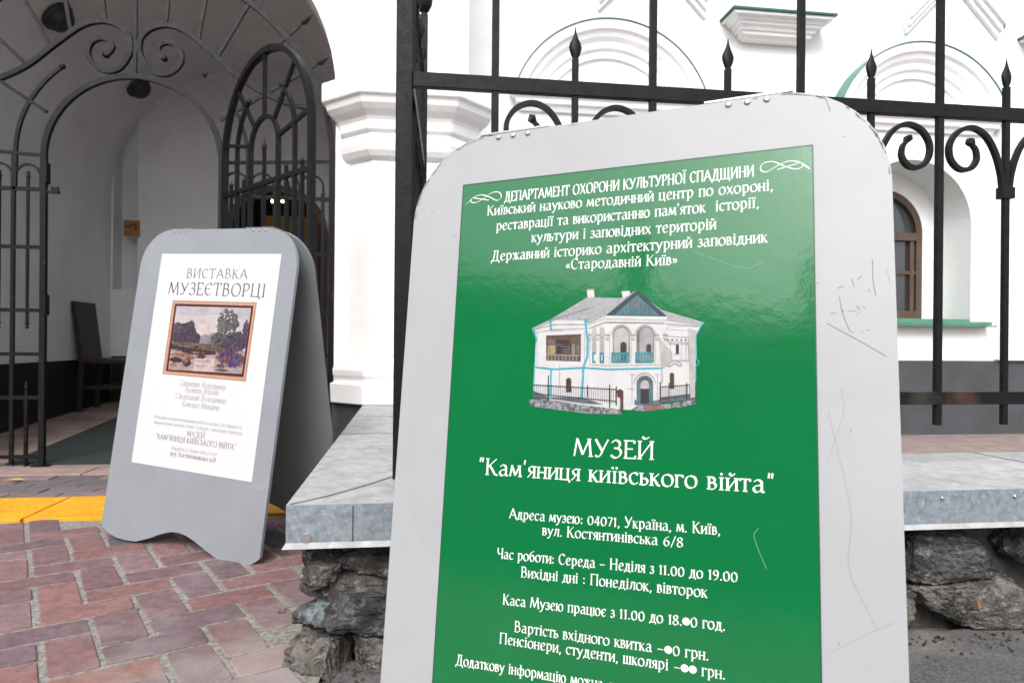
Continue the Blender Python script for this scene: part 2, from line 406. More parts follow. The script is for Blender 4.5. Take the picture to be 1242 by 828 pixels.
HP = [(.545, -.01), (.545, .03), (.60, .035), (.61, .06), (.655, .072), (.685, .10), (.72, .115), (.735, .14), (.80, .15), (.80, -.01)]
for x in WINX:
    h = MB(); ring_profile(h, x, 2.47, 22, 158, HP, YM)
    # string course under the arch, with short returns
    sec = [(2.565, -.01), (2.565, .03), (2.60, .045), (2.615, .07), (2.65, .075), (2.675, .11), (2.70, .115), (2.705, -.01)]
    for k in range(len(sec) - 1):
        (za, pa), (zb, pb) = sec[k], sec[k + 1]
        ea, eb = .68 + pa, .68 + pb
        L0, L1, R0, R1 = (x - ea, YM - pa, za), (x - eb, YM - pb, zb), (x + ea, YM - pa, za), (x + eb, YM - pb, zb)
        h.quad(L0, R0, R1, L1)
        h.quad((x - ea, YM + .01, za), L0, L1, (x - eb, YM + .01, zb)); h.quad(R0, (x + ea, YM + .01, za), (x + eb, YM + .01, zb), R1)
    ho = h.build('window_hood', M['trim'], bld, local=False)
    h = MB(); ring_profile(h, x, 2.47, 20, 160, [(.803, -.01), (.803, .160), (.809, .160), (.809, -.01)], YM)
    h.build('hood_flashing', M['green_metal'], ho, local=False)
    # window
    wf = MB(); Yw = YM + .38; hw = .385; z0 = 1.0; zs = 1.775
    a = arch_pts(x, hw, zs, 24); a2 = arch_pts(x, hw - .06, zs, 24)
    outer = [(x - hw, z0)] + a + [(x + hw, z0)]; inner = [(x - hw + .06, z0 + .07)] + a2 + [(x + hw - .06, z0 + .07)]
    N = len(outer)
    for i in range(N):
        j = (i + 1) % N
        o1, o2, i1, i2 = outer[i], outer[j], inner[i], inner[j]
        wf.quad((o1[0], Yw, o1[1]), (o2[0], Yw, o2[1]), (i2[0], Yw, i2[1]), (i1[0], Yw, i1[1]))
        wf.quad((i1[0], Yw, i1[1]), (i2[0], Yw, i2[1]), (i2[0], Yw + .05, i2[1]), (i1[0], Yw + .05, i1[1]))
    wf.box(x - .028, x + .028, Yw - .008, Yw + .045, z0 + .05, zs + hw - .03)
    wf.box(x - hw + .05, x + hw - .05, Yw - .012, Yw + .045, zs - .07, zs + .0)
    wf.box(x - hw + .05, x + hw - .05, Yw + .005, Yw + .04, 1.40, 1.43)
    for sx in (-1, 1): wf.box(x + sx * .285 - .02, x + sx * .285 + .02, Yw + .002, Yw + .04, z0 + .06, zs - .06)
    wo_ = wf.build('window_frame', M['win_wood'], bld, local=False)
    p = MB(); p.ngon([(q[0], Yw + .035, q[1]) for q in inner]); p.build('window_pane', M['glass'], wo_, local=False)
    p = MB()
    bp_ = [(x - .55, .955)] + arch_pts(x, .55, 1.80, 24, .535) + [(x + .55, .955)]
    ins = outer; N = len(ins)
    for i in range(N):
        j = (i + 1) % N
        p.quad((bp_[i][0], Yw + .012, bp_[i][1]), (bp_[j][0], Yw + .012, bp_[j][1]), (ins[j][0], Yw + .012, ins[j][1]), (ins[i][0], Yw + .012, ins[i][1]))
    p.build('niche_back_wall', M['white_wall'], bld, local=False)
    s = MB(); s.box(x - .70, x + .70, YM - .115, YM - .002, .918, .930); s.box(x - .665, x + .665, YM - .105, YM + .002, .932, .962)
    s.box(x - .545, x + .545, YM + .003, Yw, .958, .985)
    s.build('window_sill', M['green_metal'], bld, local=False, bevel=.003)
# inverted stepped corbels between the hoods, green caps
for x in (2.90, 5.56):
    k = MB(); hw0, d0 = .42, .24; ZC = lambda z: 3.22 + (z - 3.245) * .62
    steps = [(3.50, 0, 0), (3.465, 0, 0), (3.46, .035, .03), (3.42, .05, .045), (3.415, .075, .06), (3.385, .08, .065), (3.36, .10, .09), (3.33, .105, .10), (3.325, .125, .115), (3.285, .13, .12), (3.27, .155, .15), (3.245, .165, .16)]
    for (za, a_, p_), (zb, b_, q_) in zip(steps, steps[1:]):
        za, zb = ZC(za), ZC(zb)
        A0, A1 = (x - hw0 + a_, YM - d0 + p_, za), (x + hw0 - a_, YM - d0 + p_, za); B0, B1 = (x - hw0 + b_, YM - d0 + q_, zb), (x + hw0 - b_, YM - d0 + q_, zb)
        k.quad(A0, A1, B1, B0)
        k.quad((A0[0], YM, za), A0, B0, (B0[0], YM, zb)); k.quad(A1, (A1[0], YM, za), (B1[0], YM, zb), B1)
    zb, b_, q_ = steps[-1]; zb = ZC(zb); k.quad((x - hw0 + b_, YM - d0 + q_, zb), (x + hw0 - b_, YM - d0 + q_, zb), (x + hw0 - b_, YM, zb), (x - hw0 + b_, YM, zb))
    k.quad((x - hw0, YM - d0, ZC(3.5)), (x + hw0, YM - d0, ZC(3.5)), (x + hw0, YM, ZC(3.5)), (x - hw0, YM, ZC(3.5)))
    ko = k.build('corbel', M['trim'], bld, local=False)
    k = MB(); k.box(x - hw0 - .02, x + hw0 + .02, YM - d0 - .02, YM - .001, ZC(3.5) + .002, ZC(3.5) + .018); k.build('corbel_cap', M['dk_green_metal'], ko, local=False)
# pointed hood moulds above the arched ones
for x in (1.88, 4.55):
    k = MB()
    for s in (-1, 1):
        for (o0, o1, pr) in ((0, .06, .10), (.06, .12, .07), (.12, .17, .04)):
            q = [(x + s * .46, 3.56 - o0), (x + s * .05, 3.96 - o0), (x + s * .05, 3.96 - o1), (x + s * (.46 - .02), 3.56 - o1)]
            k.prism([(a_, YM - pr, b_) for a_, b_ in q], (0, pr + .01, 0))
    k.build('pointed_hood', M['trim'], bld, local=False)
# gateway: front wall with arch, passage, vault
YG = 4.42; GX = -1.65
f = MB(); wall_with_arches(f, -7.5, .32, -.03, 5.4, YG, [(GX, 1.178, -.03, 2.25, 1.178)], .28)
f.quad((.32, YG, -.03), (.32, YM, -.03), (.32, YM, 5.4), (.32, YG, 5.4)); f.quad((-7.5, YG, 5.4), (.32, YG, 5.4), (.32, YM + 3, 5.4), (-7.5, YM + 3, 5.4))
f.quad((-7.5, YG, -.03), (-7.5, YM + 3, -.03), (-7.5, YM + 3, 5.4), (-7.5, YG, 5.4))
f.build('gateway_wall', M['white_wall'], bld, local=False)
XL, XR, YB = -3.0, -.3, 7.6
f = MB(); f.quad((XL, YG + .282, -.03), (XL, YB, -.03), (XL, YB, 2.17), (XL, YG + .282, 2.17)); f.quad((XR, YG + .282, -.03), (XR, YB, -.03), (XR, YB, 2.17), (XR, YG + .282, 2.17))
a = arch_pts(GX, 1.35, 2.17, 40)
for (xa, za), (xb, zb) in zip(a, a[1:]): f.add([(xa, YG + .282, za), (xb, YG + .282, zb), (xb, YB, zb), (xa, YB, za)], [(0, 1, 2, 3)], 0, smooth=True)
f.build('passage_vault', M['inside'], bld, local=False)
f = MB()
# back wall with a tall blind niche at its left and the doorway
wall_with_arches(f, XL, XR, -.03, 3.62, YB, [(-2.865, .115, 1.25, 2.9, .115), (-1.40, .52, -.03, 1.85, .50)], .22)
f.quad((-3.0, YB + .22, 1.2), (-2.7, YB + .22, 1.2), (-2.7, YB + .22, 3.1), (-3.0, YB + .22, 3.1))
f.build('passage_end_wall', M['inside'], bld, local=False)
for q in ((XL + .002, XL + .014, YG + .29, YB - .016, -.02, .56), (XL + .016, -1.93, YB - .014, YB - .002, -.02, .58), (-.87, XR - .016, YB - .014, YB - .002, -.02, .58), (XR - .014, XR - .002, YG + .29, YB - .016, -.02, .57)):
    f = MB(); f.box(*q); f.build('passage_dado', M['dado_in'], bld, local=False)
for q in ((-.482, -.30, YG - .012, YG + .30, -.02, .384), (-7.5, -2.82, YG - .012, YG + .30, -.02, .384)):
    f = MB(); f.box(*q); f.build('gateway_dado', M['dado'], bld, local=False, bevel=.005)
# doorway: casing, opened door leaf, inner room
f = MB(); a = arch_pts(-1.40, .52, 1.85, 24, .50); a2 = arch_pts(-1.40, .45, 1.85, 24, .43)
o_ = [(-1.92, .10)] + a + [(-.88, .10)]; i_ = [(-1.85, .10)] + a2 + [(-.95, .10)]
for q in range(len(o_) - 1):
    o1, o2, i1, i2 = o_[q], o_[q + 1], i_[q], i_[q + 1]
    f.quad((o1[0], YB - .02, o1[1]), (o2[0], YB - .02, o2[1]), (i2[0], YB - .02, i2[1]), (i1[0], YB - .02, i1[1]))
    f.quad((i1[0], YB - .02, i1[1]), (i2[0], YB - .02, i2[1]), (i2[0], YB + .2, i2[1]), (i1[0], YB + .2, i1[1]))
dc = f.build('door_casing', M['wood'], bld, local=False)
f = MB(); f.box(-1.0, -.955, YB - .46, YB + .05, .13, 1.95); f.box(-1.008, -1.0, YB - .40, YB - .02, .3, .9); f.box(-1.008, -1.0, YB - .40, YB - .02, 1.05, 1.8)
dl = f.build('door_leaf', M['wood'], bld, local=False, bevel=.004)
f = MB(); f.box(-1.02, -1.001, YB - .44, YB - .40, 1.0, 1.25); f.box(-1.05, -1.02, YB - .43, YB - .41, 1.11, 1.14); f.build('lock_plate', M['brass'], dl, local=False)
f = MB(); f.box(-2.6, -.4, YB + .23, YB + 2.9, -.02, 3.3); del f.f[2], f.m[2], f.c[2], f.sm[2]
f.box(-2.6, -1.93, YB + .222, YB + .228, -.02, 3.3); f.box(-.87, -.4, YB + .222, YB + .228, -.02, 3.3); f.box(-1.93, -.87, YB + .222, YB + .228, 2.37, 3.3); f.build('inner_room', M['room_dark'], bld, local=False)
f = MB(); f.box(-1.98, -1.15, YB + 2.3, YB + 2.5, .3, 2.42); f.build('inner_wall', M['room'], bld, local=False)
# half-octagon corner pier with base and capital
def pier_ring(off, z):
    cx, hw, dd, c_ = -.025, .36 + off, .14 + off, .14 + off * .6
    return [(cx - hw, YG + .012, z), (cx - hw, YG - .001 - max(0, dd - c_), z), (cx - hw + c_, YG - dd, z), (cx + hw - c_, YG - dd, z), (cx + hw, YG - .001 - max(0, dd - c_), z), (cx + hw, YG + .012, z)]
def pier(name, prof, m, bev=.006):
    b = MB(); vv = []
    for z, off in prof: vv += pier_ring(off, z)
    K = 6; n = len(prof)
    b.add(vv, [(i * K + k, i * K + k + 1, (i + 1) * K + k + 1, (i + 1) * K + k) for i in range(n - 1) for k in range(K - 1)])
    b.add(vv, [tuple(range(K)), tuple(range((n - 1) * K, n * K))])
    return b.build(name, m, bld, local=False, bevel=bev, weld=True)
pier('pier_plinth', [(-.03, .06), (.385, .06)], M['dado'])
pier('pier_base', [(.386, .10), (.50, .105), (.515, .07), (.53, .075), (.55, .088), (.58, .092), (.61, .082), (.632, .055), (.642, .02), (.66, .006)], M['trim'], .004)
pier('pier_shaft', [(.66, 0), (1.83, 0)], M['white_wall'])
pier('pier_capital', [(1.83, .0), (1.85, .03), (1.88, .05), (1.92, .058), (1.96, .052), (1.985, .03), (1.995, .06), (2.05, .065), (2.07, .075), (2.10, .11), (2.13, .135), (2.165, .145), (2.175, .165), (2.29, .165), (2.31, .0)], M['trim'], .009)
pier('upper_pier', [(2.31, .0), (5.38, 0)], M['white_wall'])

# unseen house across the street, added, sized and darkened for the poster's reflection
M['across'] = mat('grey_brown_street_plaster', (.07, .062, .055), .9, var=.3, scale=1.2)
M['across_glass'] = mat('dark_street_window', (.05, .055, .06), .15)
M['across_roof'] = mat('dark_street_roof', (.07, .06, .06), .8, var=.2, scale=2)
hs_ = thing('unseen_street_house', 'unseen grey brown two storey house, added across the street for the poster to mirror', 'house', (-13.5, -9.5, -.03), (0, 0, math.atan2(-.81, .57)))
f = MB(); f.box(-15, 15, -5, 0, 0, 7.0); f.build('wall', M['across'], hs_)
f = MB(); f.prism([(-15.3, .3, 7.0), (-15.3, -2.5, 8.7), (-15.3, -5.3, 7.0)], (30.6, 0, 0)); rf = f.build('roof', M['across_roof'], hs_)
for x in (-4.5, 2.2, 8.0):
    f = MB(); f.box(x - .4, x + .4, -2.2, -1.4, 7.5, 10.4); f.build('chimney', M['across'], rf)
for k in range(8):
    for z in (1.1, 3.9):
        f = MB(); f.box(-13.2 + k * 3.6, -12.0 + k * 3.6, -.02, .03, z, z + 1.7); f.build('window', M['across_glass'], hs_)

# ------------------------------------------------------------------ wrought iron gate
IR = M['gate_iron']; Yg = 4.50; NY = (0, 1, 0)
gate = thing('iron_gate', 'arched grey wrought iron gate with spiral scrolls in the museum gateway', 'gate', (GX, Yg, 0))
def P3(x, z, y=Yg): return (x, y, z)
def arc(cx, cz, r, a0, a1, n=40): return [P3(cx + r * math.cos(R(a0 + (a1 - a0) * i / n)), cz + r * math.sin(R(a0 + (a1 - a0) * i / n))) for i in range(n + 1)]
def gpart(name, mb, **k): return mb.build(name, IR, gate, local=False, **k)
zs_ = 1.82
f = MB(); f.sweep([P3(-2.145, .03)] + [P3(-2.145, z) for z in (.6, 1.2)] + arc(GX, zs_, .497, 180, 0, 44) + [P3(-1.153, z) for z in (1.2, .6, .03)], NY, .0155, .0155); gpart('opening_frame', f)
CG = 1.86
f = MB(); f.sweep([P3(-2.80, .03), P3(-2.80, 1.0)] + arc(GX, CG, 1.15, 180, 0, 60) + [P3(-.50, 1.0), P3(-.50, .03)], NY, .017, .015); gpart('outer_ring', f)
for x in (-2.145, -1.153, -2.80, -.50):
    f = MB(); f.box(x - .05, x + .05, Yg - .03, Yg + .03, .0, .012); f.box(x - .012, x + .012, Yg - .012, Yg + .012, .012, .05); gpart('foot_plate', f)
def px2(x, y):  # fence pattern measured in the gate's own plane: centre line x=166, 190.7 units to the metre
    return None
SC = [(-1.487, 2.435), (-1.512, 2.462), (-1.523, 2.49), (-1.505, 2.52), (-1.46, 2.533), (-1.41, 2.508), (-1.387, 2.448), (-1.405, 2.392), (-1.452, 2.350), (-1.512, 2.340), (-1.568, 2.365), (-1.611, 2.430), (-1.626, 2.49), (-1.614, 2.555), (-1.562, 2.608), (-1.485, 2.634), (-1.41, 2.624), (-1.34, 2.59), (-1.265, 2.53), (-1.18, 2.455), (-1.065, 2.352), (-.94, 2.277), (-.78, 2.21), (-.605, 2.18)]
tp = [.9, .95] + [1.0] * 400
for s in (1, -1):
    pts = [(GX + s * (x - GX), z) for x, z in SC]
    sp = spline([(x, Yg, z) for x, z in pts], 5)
    f = MB(); f.sweep(sp, NY, .0135, .015)
    f.lathe([(.004, -.016), (.019, -.012), (.019, .012), (.004, .016)], (pts[0][0], Yg, pts[0][1]), 10, axis='y')
    gpart('scroll', f)
    # quarter arcs with ball ends
    A_ = [P3(GX + s * .65 * math.cos(R(a_)), zs_ + .02 + .65 * math.sin(R(a_))) for a_ in range(52, -3, -3)] + [P3(GX + s * .655, 1.62)]
    f = MB(); f.sweep(A_, NY, .010, .010); f.lathe([(.003, -.017), (.014, -.012), (.018, 0), (.014, .012), (.003, .017)], A_[0], 10); gpart('quarter_arc', f)
# spokes, some ending in spear points beyond the ring
def spear(mb, base, d, L=.105, wd=.021):
    d = Vector(d).normalized(); b = Vector(base); n = Vector(NY); t = d.cross(n)
    prof = [(0, .006), (.12, .009), (.3, wd), (.45, wd * .95), (.72, wd * .45), (1, .001)]
    vv = []
    for h, r in prof: vv += [b + d * (h * L) + t * r, b + d * (h * L) + n * (r * .45), b + d * (h * L) - t * r, b + d * (h * L) - n * (r * .45)]
    mb.add(vv, [(i * 4 + k, i * 4 + (k + 1) % 4, i * 4 + 4 + (k + 1) % 4, i * 4 + 4 + k) for i in range(5) for k in range(4)])
f = MB(); f.sweep([P3(GX, 2.318), P3(GX, 3.01)], NY, .0095, .0095); gpart('spoke', f)
SPK = [((-1.295, 2.555), (-1.195, 3.16), 1), ((-1.185, 2.46), (-.92, 2.95), 1), ((-1.48, 2.64), (-1.44, 3.05), 0), ((-1.055, 2.35), (-.70, 2.69), 1), ((-1.165, 2.08), (-.605, 2.452), 1)]
for s in (1, -1):
    for (a0, b0, sp) in SPK:
        a_ = (GX + s * (a0[0] - GX), a0[1]); b_ = (GX + s * (b0[0] - GX), b0[1])
        f = MB(); f.sweep([P3(*a_), P3(*b_)], NY, .0095, .0095)
        if sp: spear(f, P3(*b_), (b_[0] - a_[0], 0, b_[1] - a_[1]))
        gpart('spoke', f)
    f = MB(); f.sweep([P3(GX + s * .5, 1.825), P3(GX + s * 1.14, 1.86)], NY, .009, .009); gpart('cross_tie', f)
    # fixed side panel
    X = lambda x: GX + s * (GX - x)          # x given for the left panel, mirrored for the right one
    if s == 1: X = lambda x: 2 * GX - x
    else: X = lambda x: x
    for z in (1.626, 1.287, .918, .662, .408, .062):
        f = MB(); xa, xb = sorted((X(-2.785), X(-2.16))); f.box(xa, xb, Yg - .010, Yg + .010, z - .0105, z + .0105); gpart('side_rail', f)
    for x in (-2.31, -2.46, -2.61, -2.745):
        f = MB(); f.box(X(x) - .010, X(x) + .010, Yg - .0095, Yg + .0095, .02, 1.83 if x > -2.4 else 1.66); gpart('side_bar', f)
    for x in (-2.232, -2.385, -2.535, -2.68):
        f = MB(); xx = X(x)
        ball = [(.003, 0), (.010, .006), (.013, .014), (.009, .023), (.006, .027), (.010, .033), (.010, .04), (.003, .046)]
        f.lathe([(.0095, .80 + .05), (.0095, 1.69)], (xx, Yg, 0), 8); f.lathe(ball, (xx, Yg, 1.685), 10)
        f.lathe([(r, -h) for r, h in ball], (xx, Yg, .855), 10)
        f.lathe([(.004, -.02), (.012, .0), (.012, .30), (.015, .38), (.010, .43), (.0095, .46)], (xx, Yg, .0), 10); f.lathe(ball, (xx, Yg, .455), 10)
        gpart('baluster', f)
        f = MB(); f.sweep([P3(xx - .068, 1.63)] + [P3(xx + .068 * math.cos(R(a_)), 1.70 + .07 * math.sin(R(a_))) for a_ in range(180, -1, -12)] + [P3(xx + .068, 1.63)], NY, .006, .007); gpart('loop', f)
f = MB(); f.box(-2.10, -2.06, Yg - .022, Yg - .006, 1.60, 1.64); f.box(-2.165, -2.06, Yg - .012, Yg + .008, 1.605, 1.618); gpart('latch', f)
f = MB(); f.sweep([P3(-.50, 1.32), P3(-.37, 1.325)], NY, .008, .008); gpart('wall_tie', f)
for z in (.95, 1.72):
    f = MB(); f.box(-2.135, -2.12, Yg - .03, Yg + .02, z - .06, z + .06); gpart('strike_plate', f)
# the opened leaf, swung out towards the street on the right-hand jamb
leaf = MB; ld = Vector((.60, -.80, 0)).normalized(); ln = Vector((ld.y, -ld.x, 0)); LW = 1.03; h0 = Vector((-1.125, Yg - .03, 0))
def LP(u, z): return h0 + ld * u + Vector((0, 0, z))
LR = IR
lf = MB(); zsl = 1.83; hw = LW / 2
lf.sweep([LP(0, .05), LP(0, 1.0)] + [LP(hw - hw * math.cos(R(a_)), zsl + hw * math.sin(R(a_))) for a_ in range(0, 181, 4)] + [LP(LW, 1.0), LP(LW, .05)], ln, .0165, .016)
leafo = lf.build('gate_leaf', IR, gate, local=False)
def lpart(name, mb): return mb.build(name, IR, leafo, local=False)
for z in (1.62, .92, .41, .08):
    f = MB(); f.sweep([LP(.015, z), LP(LW - .015, z)], ln, .0125, .010); lpart('leaf_rail', f)
f = MB(); f.sweep([LP(hw - .165, .08), LP(hw - .165, 1.0)] + [LP(hw - .165 * math.cos(R(a_)), 1.82 + .165 * math.sin(R(a_))) for a_ in range(0, 181, 9)] + [LP(hw + .165, 1.0), LP(hw + .165, .08)], ln, .0115, .011); lpart('leaf_inner_arch', f)
for s in (-1, 1):
    f = MB(); pp = [LP(hw + s * .345, .08), LP(hw + s * .345, 1.0)] + [LP(hw + s * .345 * math.cos(R(a_)), 1.83 + .345 * math.sin(R(a_))) for a_ in range(0, 56, 5)]
    f.sweep(pp, ln, .0105, .010); f.lathe([(.003, -.017), (.013, -.012), (.017, 0), (.013, .012), (.003, .017)], pp[-1], 10); lpart('leaf_arc', f)
for a_ in (10, 48, 90, 132, 170):
    c_ = math.cos(R(a_)); s_ = math.sin(R(a_)); f = MB()
    f.sweep([LP(hw + .17 * c_, 1.82 + .17 * s_), LP(hw + .505 * c_, 1.83 + .505 * s_)], ln, .0095, .0095); lpart('leaf_spoke', f)
for u in (.09, .26, hw, LW - .26, LW - .09):
    f = MB(); top = 1.80 if u == hw else 1.66
    f.sweep([LP(u, .08), LP(u, top)], ln, .0085, .0085)
    if u == hw: f.lathe([(.003, 0), (.014, .012), (.016, .02), (.006, .05), (.002, .075)], LP(u, top - .005), 10)
    else: f.lathe([(.003, 0), (.012, .01), (.012, .018), (.003, .03)], LP(u, top - .005), 10)
    lpart('leaf_bar', f)

# ------------------------------------------------------------------ low rubble wall with zinc coping
wall = thing('low_rubble_wall', 'low wall of dark boulders under a grey zinc coping, carrying the fence', 'wall', (0, 1.7, 0))
ZT = .385; YF, YK = 1.66, 2.235
f = MB()
top = [(-.28, YF), (5.4, YF), (5.4, YK), (.27, YK), (.27, 4.25), (-.28, 4.25)]
f.ngon([(x, y, ZT) for x, y in top]); f.build('coping_top', M['zinc_top'], wall, local=False)
f = MB(); h0_ = ZT - .098; e = .008
lip = lambda x, y, dx, dy: [(x, y, ZT), (x, y, h0_ + .012), (x + dx * e, y + dy * e, h0_)]
def skirt(a, b, na, nb):
    A_, B_ = lip(*a, *na), lip(*b, *nb)
    f.quad(A_[0], B_[0], B_[1], A_[1], 0); f.quad(A_[1], B_[1], B_[2], A_[2], 1)
skirt((-.28, YF), (5.4, YF), (-1, -1), (1, -1)); skirt((-.28, 4.25), (-.28, YF), (-1, 1), (-1, -1)); skirt((5.4, YK), (.27, YK), (1, 1), (1, 1)); skirt((.27, YK), (.27, 4.25), (1, 1), (1, 1)); skirt((5.4, YF), (5.4, YK), (1, -1), (1, 1))
f.ngon([(x, y, h0_ + .01) for x, y in top], 0)
f.build('coping_front', [M['zinc'], M['zinc_top']], wall, local=False)
def ribbon(mb, pts, wd, up=(0, 0, 1), m=0, wv=None):
    P = [Vector(p) for p in pts]; up = Vector(up); vv = []
    for i, p in enumerate(P):
        t = (P[min(i + 1, len(P) - 1)] - P[max(i - 1, 0)]).normalized(); b = t.cross(up).normalized() * (wd / 2 * (wv[i] if wv else 1))
        vv += [p + b, p - b]
    mb.add(vv, [(2 * i, 2 * i + 1, 2 * i + 3, 2 * i + 2) for i in range(len(P) - 1)], m)
f = MB()
ribbon(f, spline([(-.272, 1.667, ZT + .0012), (-.20, 1.745, ZT + .0012), (-.12, 1.86, ZT + .0012), (-.05, 1.98, ZT + .0012)], 6), .005)
f.box(-.1325, -.1305, YF - .0025, YF, h0_ + .013, ZT - .004)
for x in (.86, 1.95, 3.05): f.box(x, x + .0025, YF - .0025, YF, h0_ + .013, ZT - .004); f.box(x, x + .004, YF, YK, ZT, ZT + .0012)
for y in (3.55, 2.9): f.box(-.28, .27, y, y + .004, ZT, ZT + .0012)
f.build('coping_seam', M['seam'], wall, local=False)
f = MB()
for x in (1.36, 1.57, .42, 2.3): f.lathe([(.006, 0), (.006, -.002), (.003, -.004)], (x, YF, ZT - .02), 8, axis='y')
f.lathe([(.012, 0), (.010, -.003)], (-.235, YF - .0005, ZT - .075), 10, axis='y')
f.build('coping_nail', M['rivet'], wall, local=False)
f = MB(); f.box(-.20, 5.3, 1.80, 2.16, -.05, .29); f.box(-.20, .2, 1.80, 4.2, -.05, .29); f.build('mortar_core', M['mortar'], wall, local=False)
def rock(cx, cy, cz, sx, sy, sz, seed, tint, sub=5, rough=.16, mi=0):
    bm = bmesh.new(); bmesh.ops.create_icosphere(bm, subdivisions=sub, radius=1)
    rr = random.Random(seed); off = Vector((rr.uniform(0, 50), rr.uniform(0, 50), rr.uniform(0, 50)))
    planes = [(Vector((rr.gauss(0, 1), rr.gauss(0, 1), rr.gauss(0, 1))).normalized(), rr.uniform(.60, .92)) for _ in range(16)]
    for v in bm.verts:
        d = v.co.normalized()
        q = Vector([math.copysign(abs(c) ** .62, c) for c in d]); q = q / max(abs(c) for c in q) * .8 + q.normalized() * .25
        e_ = Vector((d.x * sx, d.y * sy, d.z * sz)) / max(sx, sy, sz) * 1.15
        for n_, h_ in planes:
            k = q.dot(n_)
            if k > h_: q -= n_ * (k - h_) * .85
        s_ = -abs(noise.noise(e_ * 2.2 + off * 1.3)) * rough * .8 - abs(noise.noise(e_ * 6 + off * 1.7)) * rough * .7 - abs(noise.noise(e_ * 14 + off)) * rough * .35 + rough * .4 + noise.noise(e_ * 1.5 + off) * rough * .9 + noise.noise(e_ * 4 + off) * rough * .6 + noise.noise(e_ * 9 + off) * rough * .35 + noise.noise(e_ * 22 + off) * rough * .16 + noise.noise(e_ * 48 + off) * rough * .08
        q = q * (1 + s_)
        v.co = Vector((q.x * sx, q.y * sy, q.z * sz)) + Vector((cx, cy, cz))
    me = MB(); bm.verts.index_update()
    me.add([v.co.copy() for v in bm.verts], [tuple(v.index for v in fc.verts) for fc in bm.faces], mi, tint)
    bm.free(); return me
k_ = 0
def stone(cx, cy, cz, sx, sy, sz, tint=(1, 1, 1), rough=.16, sub=5):
    global k_; k_ += 1
    return rock(cx, cy, cz, sx, sy, sz, 100 + k_, tint, sub, rough).build('stone', M['stone'], wall, smooth=True, local=False)
# the broken end of the wall at the left
stone(-.085, 1.785, .235, .165, .10, .075, (.66, .63, .61), .2)
stone(-.215, 1.735, .20, .050, .05, .032, (.95, .92, .90), .2)
stone(-.09, 1.745, .165, .16, .06, .055, (.85, .80, .78), .2)
st_ = stone(-.115, 1.76, .110, .170, .10, .070, (.80, .80, .82), .2)
M['stone_mark'] = mat('boulder_with_cyan_mark', (.12, .118, .118), .95, var=.75, scale=18, bump=.03, bscale=75, detail=10, bdetail=9)
overlay(M['stone_mark'], (.30, .29, .285), 34, .54, .68, .7)
dust_near(M['stone_mark'], (-.262, -.02, .130), -.03, .055, (.36, .47, .48), .65); st_.data.materials[0] = M['stone_mark']
st_['label'] = 'dark boulder with a faded cyan paint mark'
stone(-.215, 1.745, .012, .085, .09, .072, (1.35, 1.24, 1.13), .2)
stone(-.075, 1.76, .005, .075, .09, .065, (1.25, 1.15, 1.05))
stone(.12, 1.79, .20, .12, .10, .09); stone(.17, 1.78, .05, .16, .10, .08, (1.2, 1.1, 1.0))
stone(.42, 1.79, .19, .17, .10, .09, (.9, .9, .9)); stone(.52, 1.78, .04, .18, .10, .075)
stone(.78, 1.79, .18, .18, .10, .10, (1.1, 1, .95)); stone(.88, 1.78, .03, .17, .10, .07); stone(1.10, 1.79, .20, .13, .10, .085)
# seen to the right of the green board
stone(1.455, 1.79, .188, .150, .11, .070, (.70, .70, .70), .13)
stone(1.545, 1.775, .062, .205, .11, .078, (1.25, 1.2, 1.12), .14)
stone(1.275, 1.78, .075, .085, .10, .095, (1.15, 1.05, .98))
stone(1.73, 1.81, .215, .12, .10, .055, (.55, .55, .55)); stone(1.87, 1.79, .12, .14, .10, .12, (1, .95, .9))
for i in range(9):
    x = 2.15 + i * .33; stone(x, 1.79, .20, .17, .10, .085, (.9, .9, .88), sub=4); stone(x + .14, 1.78, .045, .17, .10, .075, (1.1, 1.05, 1), sub=4)
for i in range(7):
    y = 2.05 + i * .31; stone(-.19, y, .20, .07, .15, .085, (.9, .88, .86), sub=4); stone(-.19, y + .13, .05, .08, .16, .075, (1.15, 1.1, 1), sub=4)
# crumbs of stone and dirt at the wall's foot
f = MB(); rr = random.Random(5)
for i in range(420):
    x = rr.uniform(-.3, 2.4); y = 1.70 - abs(rr.gauss(0, .05)); s = rr.uniform(.0012, .005)
    if -.02 < x < 1.15: continue
    f.lathe([(s * .3, -s), (s, -s * .2), (s * .8, s * .4), (s * .2, s * .7)], (x, y, -.010 + s * .4), 5, sx=rr.uniform(.7, 1.4))
o = f.build('rubble', M['mortar']); struct(o, 'stuff')

# ------------------------------------------------------------------ fence
fence = thing('iron_fence', 'black wrought iron fence with spear points and curled scrolls on the zinc coping', 'fence', (0, 1.96, ZT))
FI = M['iron']; Yf = 1.96
def fpart(name, mb, **k): return mb.build(name, FI, fence, local=False, **k)
f = MB(); f.box(-.050, -.006, Yf - .022, Yf + .022, ZT + .001, 2.3); fpart('corner_post', f, bevel=.002)
f = MB(); f.box(-.006, 4.6, Yf - .012, Yf + .012, 1.452, 1.493); fpart('rail', f, bevel=.002)
M['iron_rust'] = mat('black_iron_paint_with_rust_patch', (.0045, .0048, .006), .55, var=.35, scale=40, spec=.22)
dust_near(M['iron_rust'], (1.63, 0, .215), -.08, .12, (.06, .022, .013), 1.0); dust_near(M['iron_rust'], (1.52, 0, .215), .0, .14, (.05, .042, .036), .6)
f = MB(); f.box(-.006, 4.6, Yf - .012, Yf + .012, .580, .619); f.build('rail', M['iron_rust'], fence, local=False, bevel=.002)
